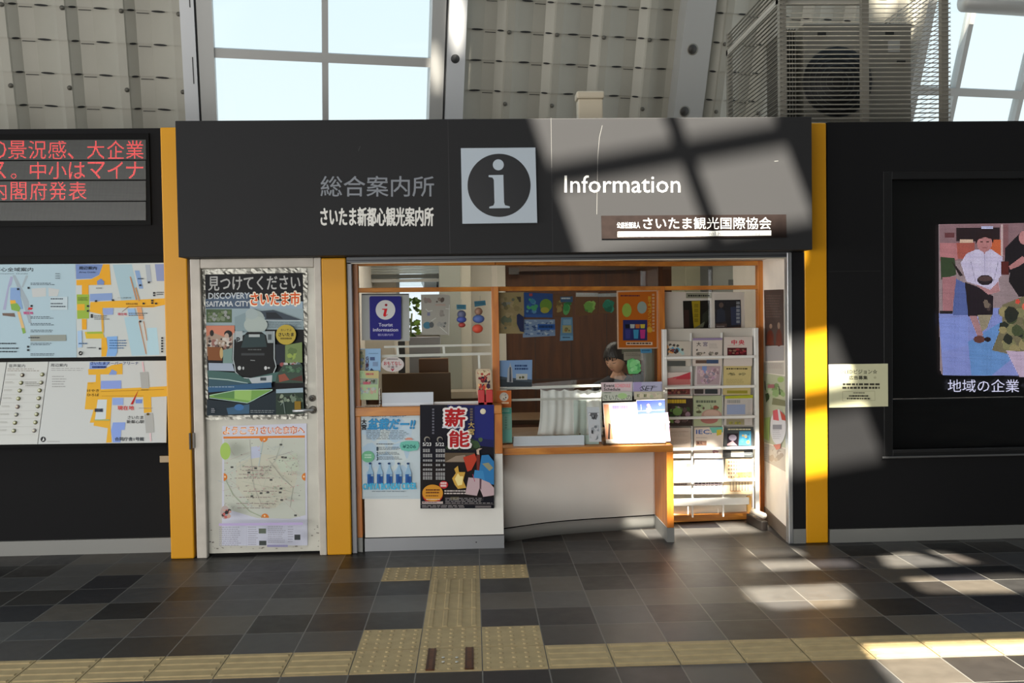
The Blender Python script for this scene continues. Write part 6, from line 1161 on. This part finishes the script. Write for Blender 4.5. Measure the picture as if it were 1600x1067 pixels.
def headpts(fn, nu=36, nv=20, v0=-.2, v1=1.0, u0=0, u1=360):
    vs = []
    for j in range(nv+1):
        for i in range(nu+1): vs.append(HM @ Vector(fn(math.radians(u0+(u1-u0)*i/nu), v0+(v1-v0)*j/nv)))
    return vs, [[j*(nu+1)+i, j*(nu+1)+i+1, (j+1)*(nu+1)+i+1, (j+1)*(nu+1)+i] for j in range(nv) for i in range(nu)]
HAIR = mat('1d1512', .45, 0, .5, bump=.3, bscale=120, name='dark_hair')
def hairf(u, v):      # u round the head from the face (0) , v from the hem (0) to the crown (1)
    a_ = u; face = max(0, math.cos(a_))
    lo = -.55+.98*face**.55 if math.cos(a_) > -.2 else -.62
    z = lo+(1.0-lo)*v; z = min(.999, z); rr = math.sqrt(max(0, 1-z*z)); rr = max(rr, .04)
    strand = 1+.012*math.sin(u*23+v*3)+.01*math.sin(u*41)
    if z < 0: rr = math.sqrt(1-z*z*.3)
    return (math.sin(a_)*rr*.090*strand, -math.cos(a_)*rr*.110*strand+.004, z*.134)
vs, fs = headpts(hairf, 72, 18, 0, 1.0); mb = MB(); mb.add(vs, fs, HAIR, True)
for k in range(9):      # fringe locks lying on the forehead
    a0 = -.80+k*.19; R2 = lambda z: math.sqrt(max(.05, 1-(z/.118)**2))
    P4 = []
    for dx, zz in ((0, .085), (.21, .085), (.24, .047-.012*(k % 3)), (.13, .034-.01*(k % 2))):
        P4.append(HM @ Vector((math.sin(a0+dx)*(.076*R2(zz)+.006), -math.cos(a0+dx)*(.095*R2(zz)+.006), zz)))
    mb.add(P4, [[0, 1, 2, 3]], HAIR, True)
hb_ = mb.build('hair', pr_); sd_ = hb_.modifiers.new('thick', 'SOLIDIFY'); sd_.thickness = .006; sd_.offset = -1
LID = mat('2a1c18', .5); LIPS = mat('9c5a52', .45); BROW = mat('2c201a', .6)
for s_ in (-1, 1):
    mb = MB(); mb.tube([HM @ Vector((s_*(.017+.0065*k), -.0885+.0016*k*k*.55, .003-.0018*math.sin(k/4*math.pi))) for k in range(5)], [.0012, .002, .0022, .002, .001], LID, 6); mb.build('eyelid', pr_)
    mb = MB(); mb.tube([HM @ Vector((s_*(.014+.008*k), -.0935+.0018*k*k*.55, .027+.003*math.sin(k/4*math.pi))) for k in range(5)], [.0014, .0024, .0024, .002, .001], BROW, 6); mb.build('eyebrow', pr_)
mb = MB()
mb.tube([HM @ Vector((-.019+.0095*k, -.0905+.0016*(k-2)**2, -.060+.001*abs(k-2))) for k in range(5)], [.001, .003, .0036, .003, .001], LIPS, 6); mb.build('lips', pr_)
# dark top and trousers: the body's own surface below the neckline, pushed out by the cloth
bb = bmesh.new(); bb.from_mesh(body); bb.normal_update()
def garment(name, test, push, m_, lab=None):
    q = bb.copy(); q.normal_update()
    bmesh.ops.delete(q, geom=[f for f in q.faces if not all(test(v.co) for v in f.verts)], context='FACES')
    for v in q.verts: v.co = v.co+v.normal*push
    q.verts.index_update(); mb = MB(); mb.add([v.co.copy() for v in q.verts], [[v.index for v in f.verts] for f in q.faces], m_, True); q.free()
    o = mb.build(name, pr_, label=lab); md = o.modifiers.new('thick', 'SOLIDIFY'); md.thickness = .006; md.offset = 0; return o
wy = pos[P['wrl']].y+.03; cz_ = pos[P['neck']].z
garment('blouse', lambda c: c.z > .56 and c.z < cz_+.012+(c.y-pos[P['neck']].y)*.35 and not (c.y < wy and c.z < .85), .012, mat('14151b', .8, name='dark_fabric'), 'dark navy top')
garment('trousers', lambda c: c.z < .58 and c.z > .10, .012, mat('1c1c20', .8))
bb.free()
mb = MB(); c = pos[P['upper']]; mb.bar((c.x-.075, c.y-.125, c.z-.03), (c.x-.035, c.y-.131, c.z-.025), .004, .012, mat('a8a8a8', .4)); mb.build('name_badge', pr_)

st = empty('stool', (sx, sy+.09, 0)); tag(st, 'round stool the clerk sits on behind the counter', 'stool')
mb = MB(); mb.cyl((sx, sy+.07, .375), (0, 0, 1), .17, .04, mat('2a2a2c', .6), 28); mb.build('seat', st)
mb = MB(); mb.cyl((sx, sy+.07, .0), (0, 0, 1), .16, .02, SILVER, 28); mb.build('base', st)
mb = MB(); mb.cyl((sx, sy+.07, .02), (0, 0, 1), .025, .355, SILVER, 16); mb.build('column', st)

for o in list(bpy.data.objects):
    if o.parent or 'group' in o: continue
    g_ = {'leaflet': 'leaflets on the window sill', 'flyer': 'flyers around the counter window', 'keychain': 'charms hanging on the left glass', 'souvenir_bag': 'souvenir bags on the middle glass', 'notice_sheet': 'notice sheets on the alcove side wall'}.get(o.name.split('.')[0])
    if g_: o['group'] = g_
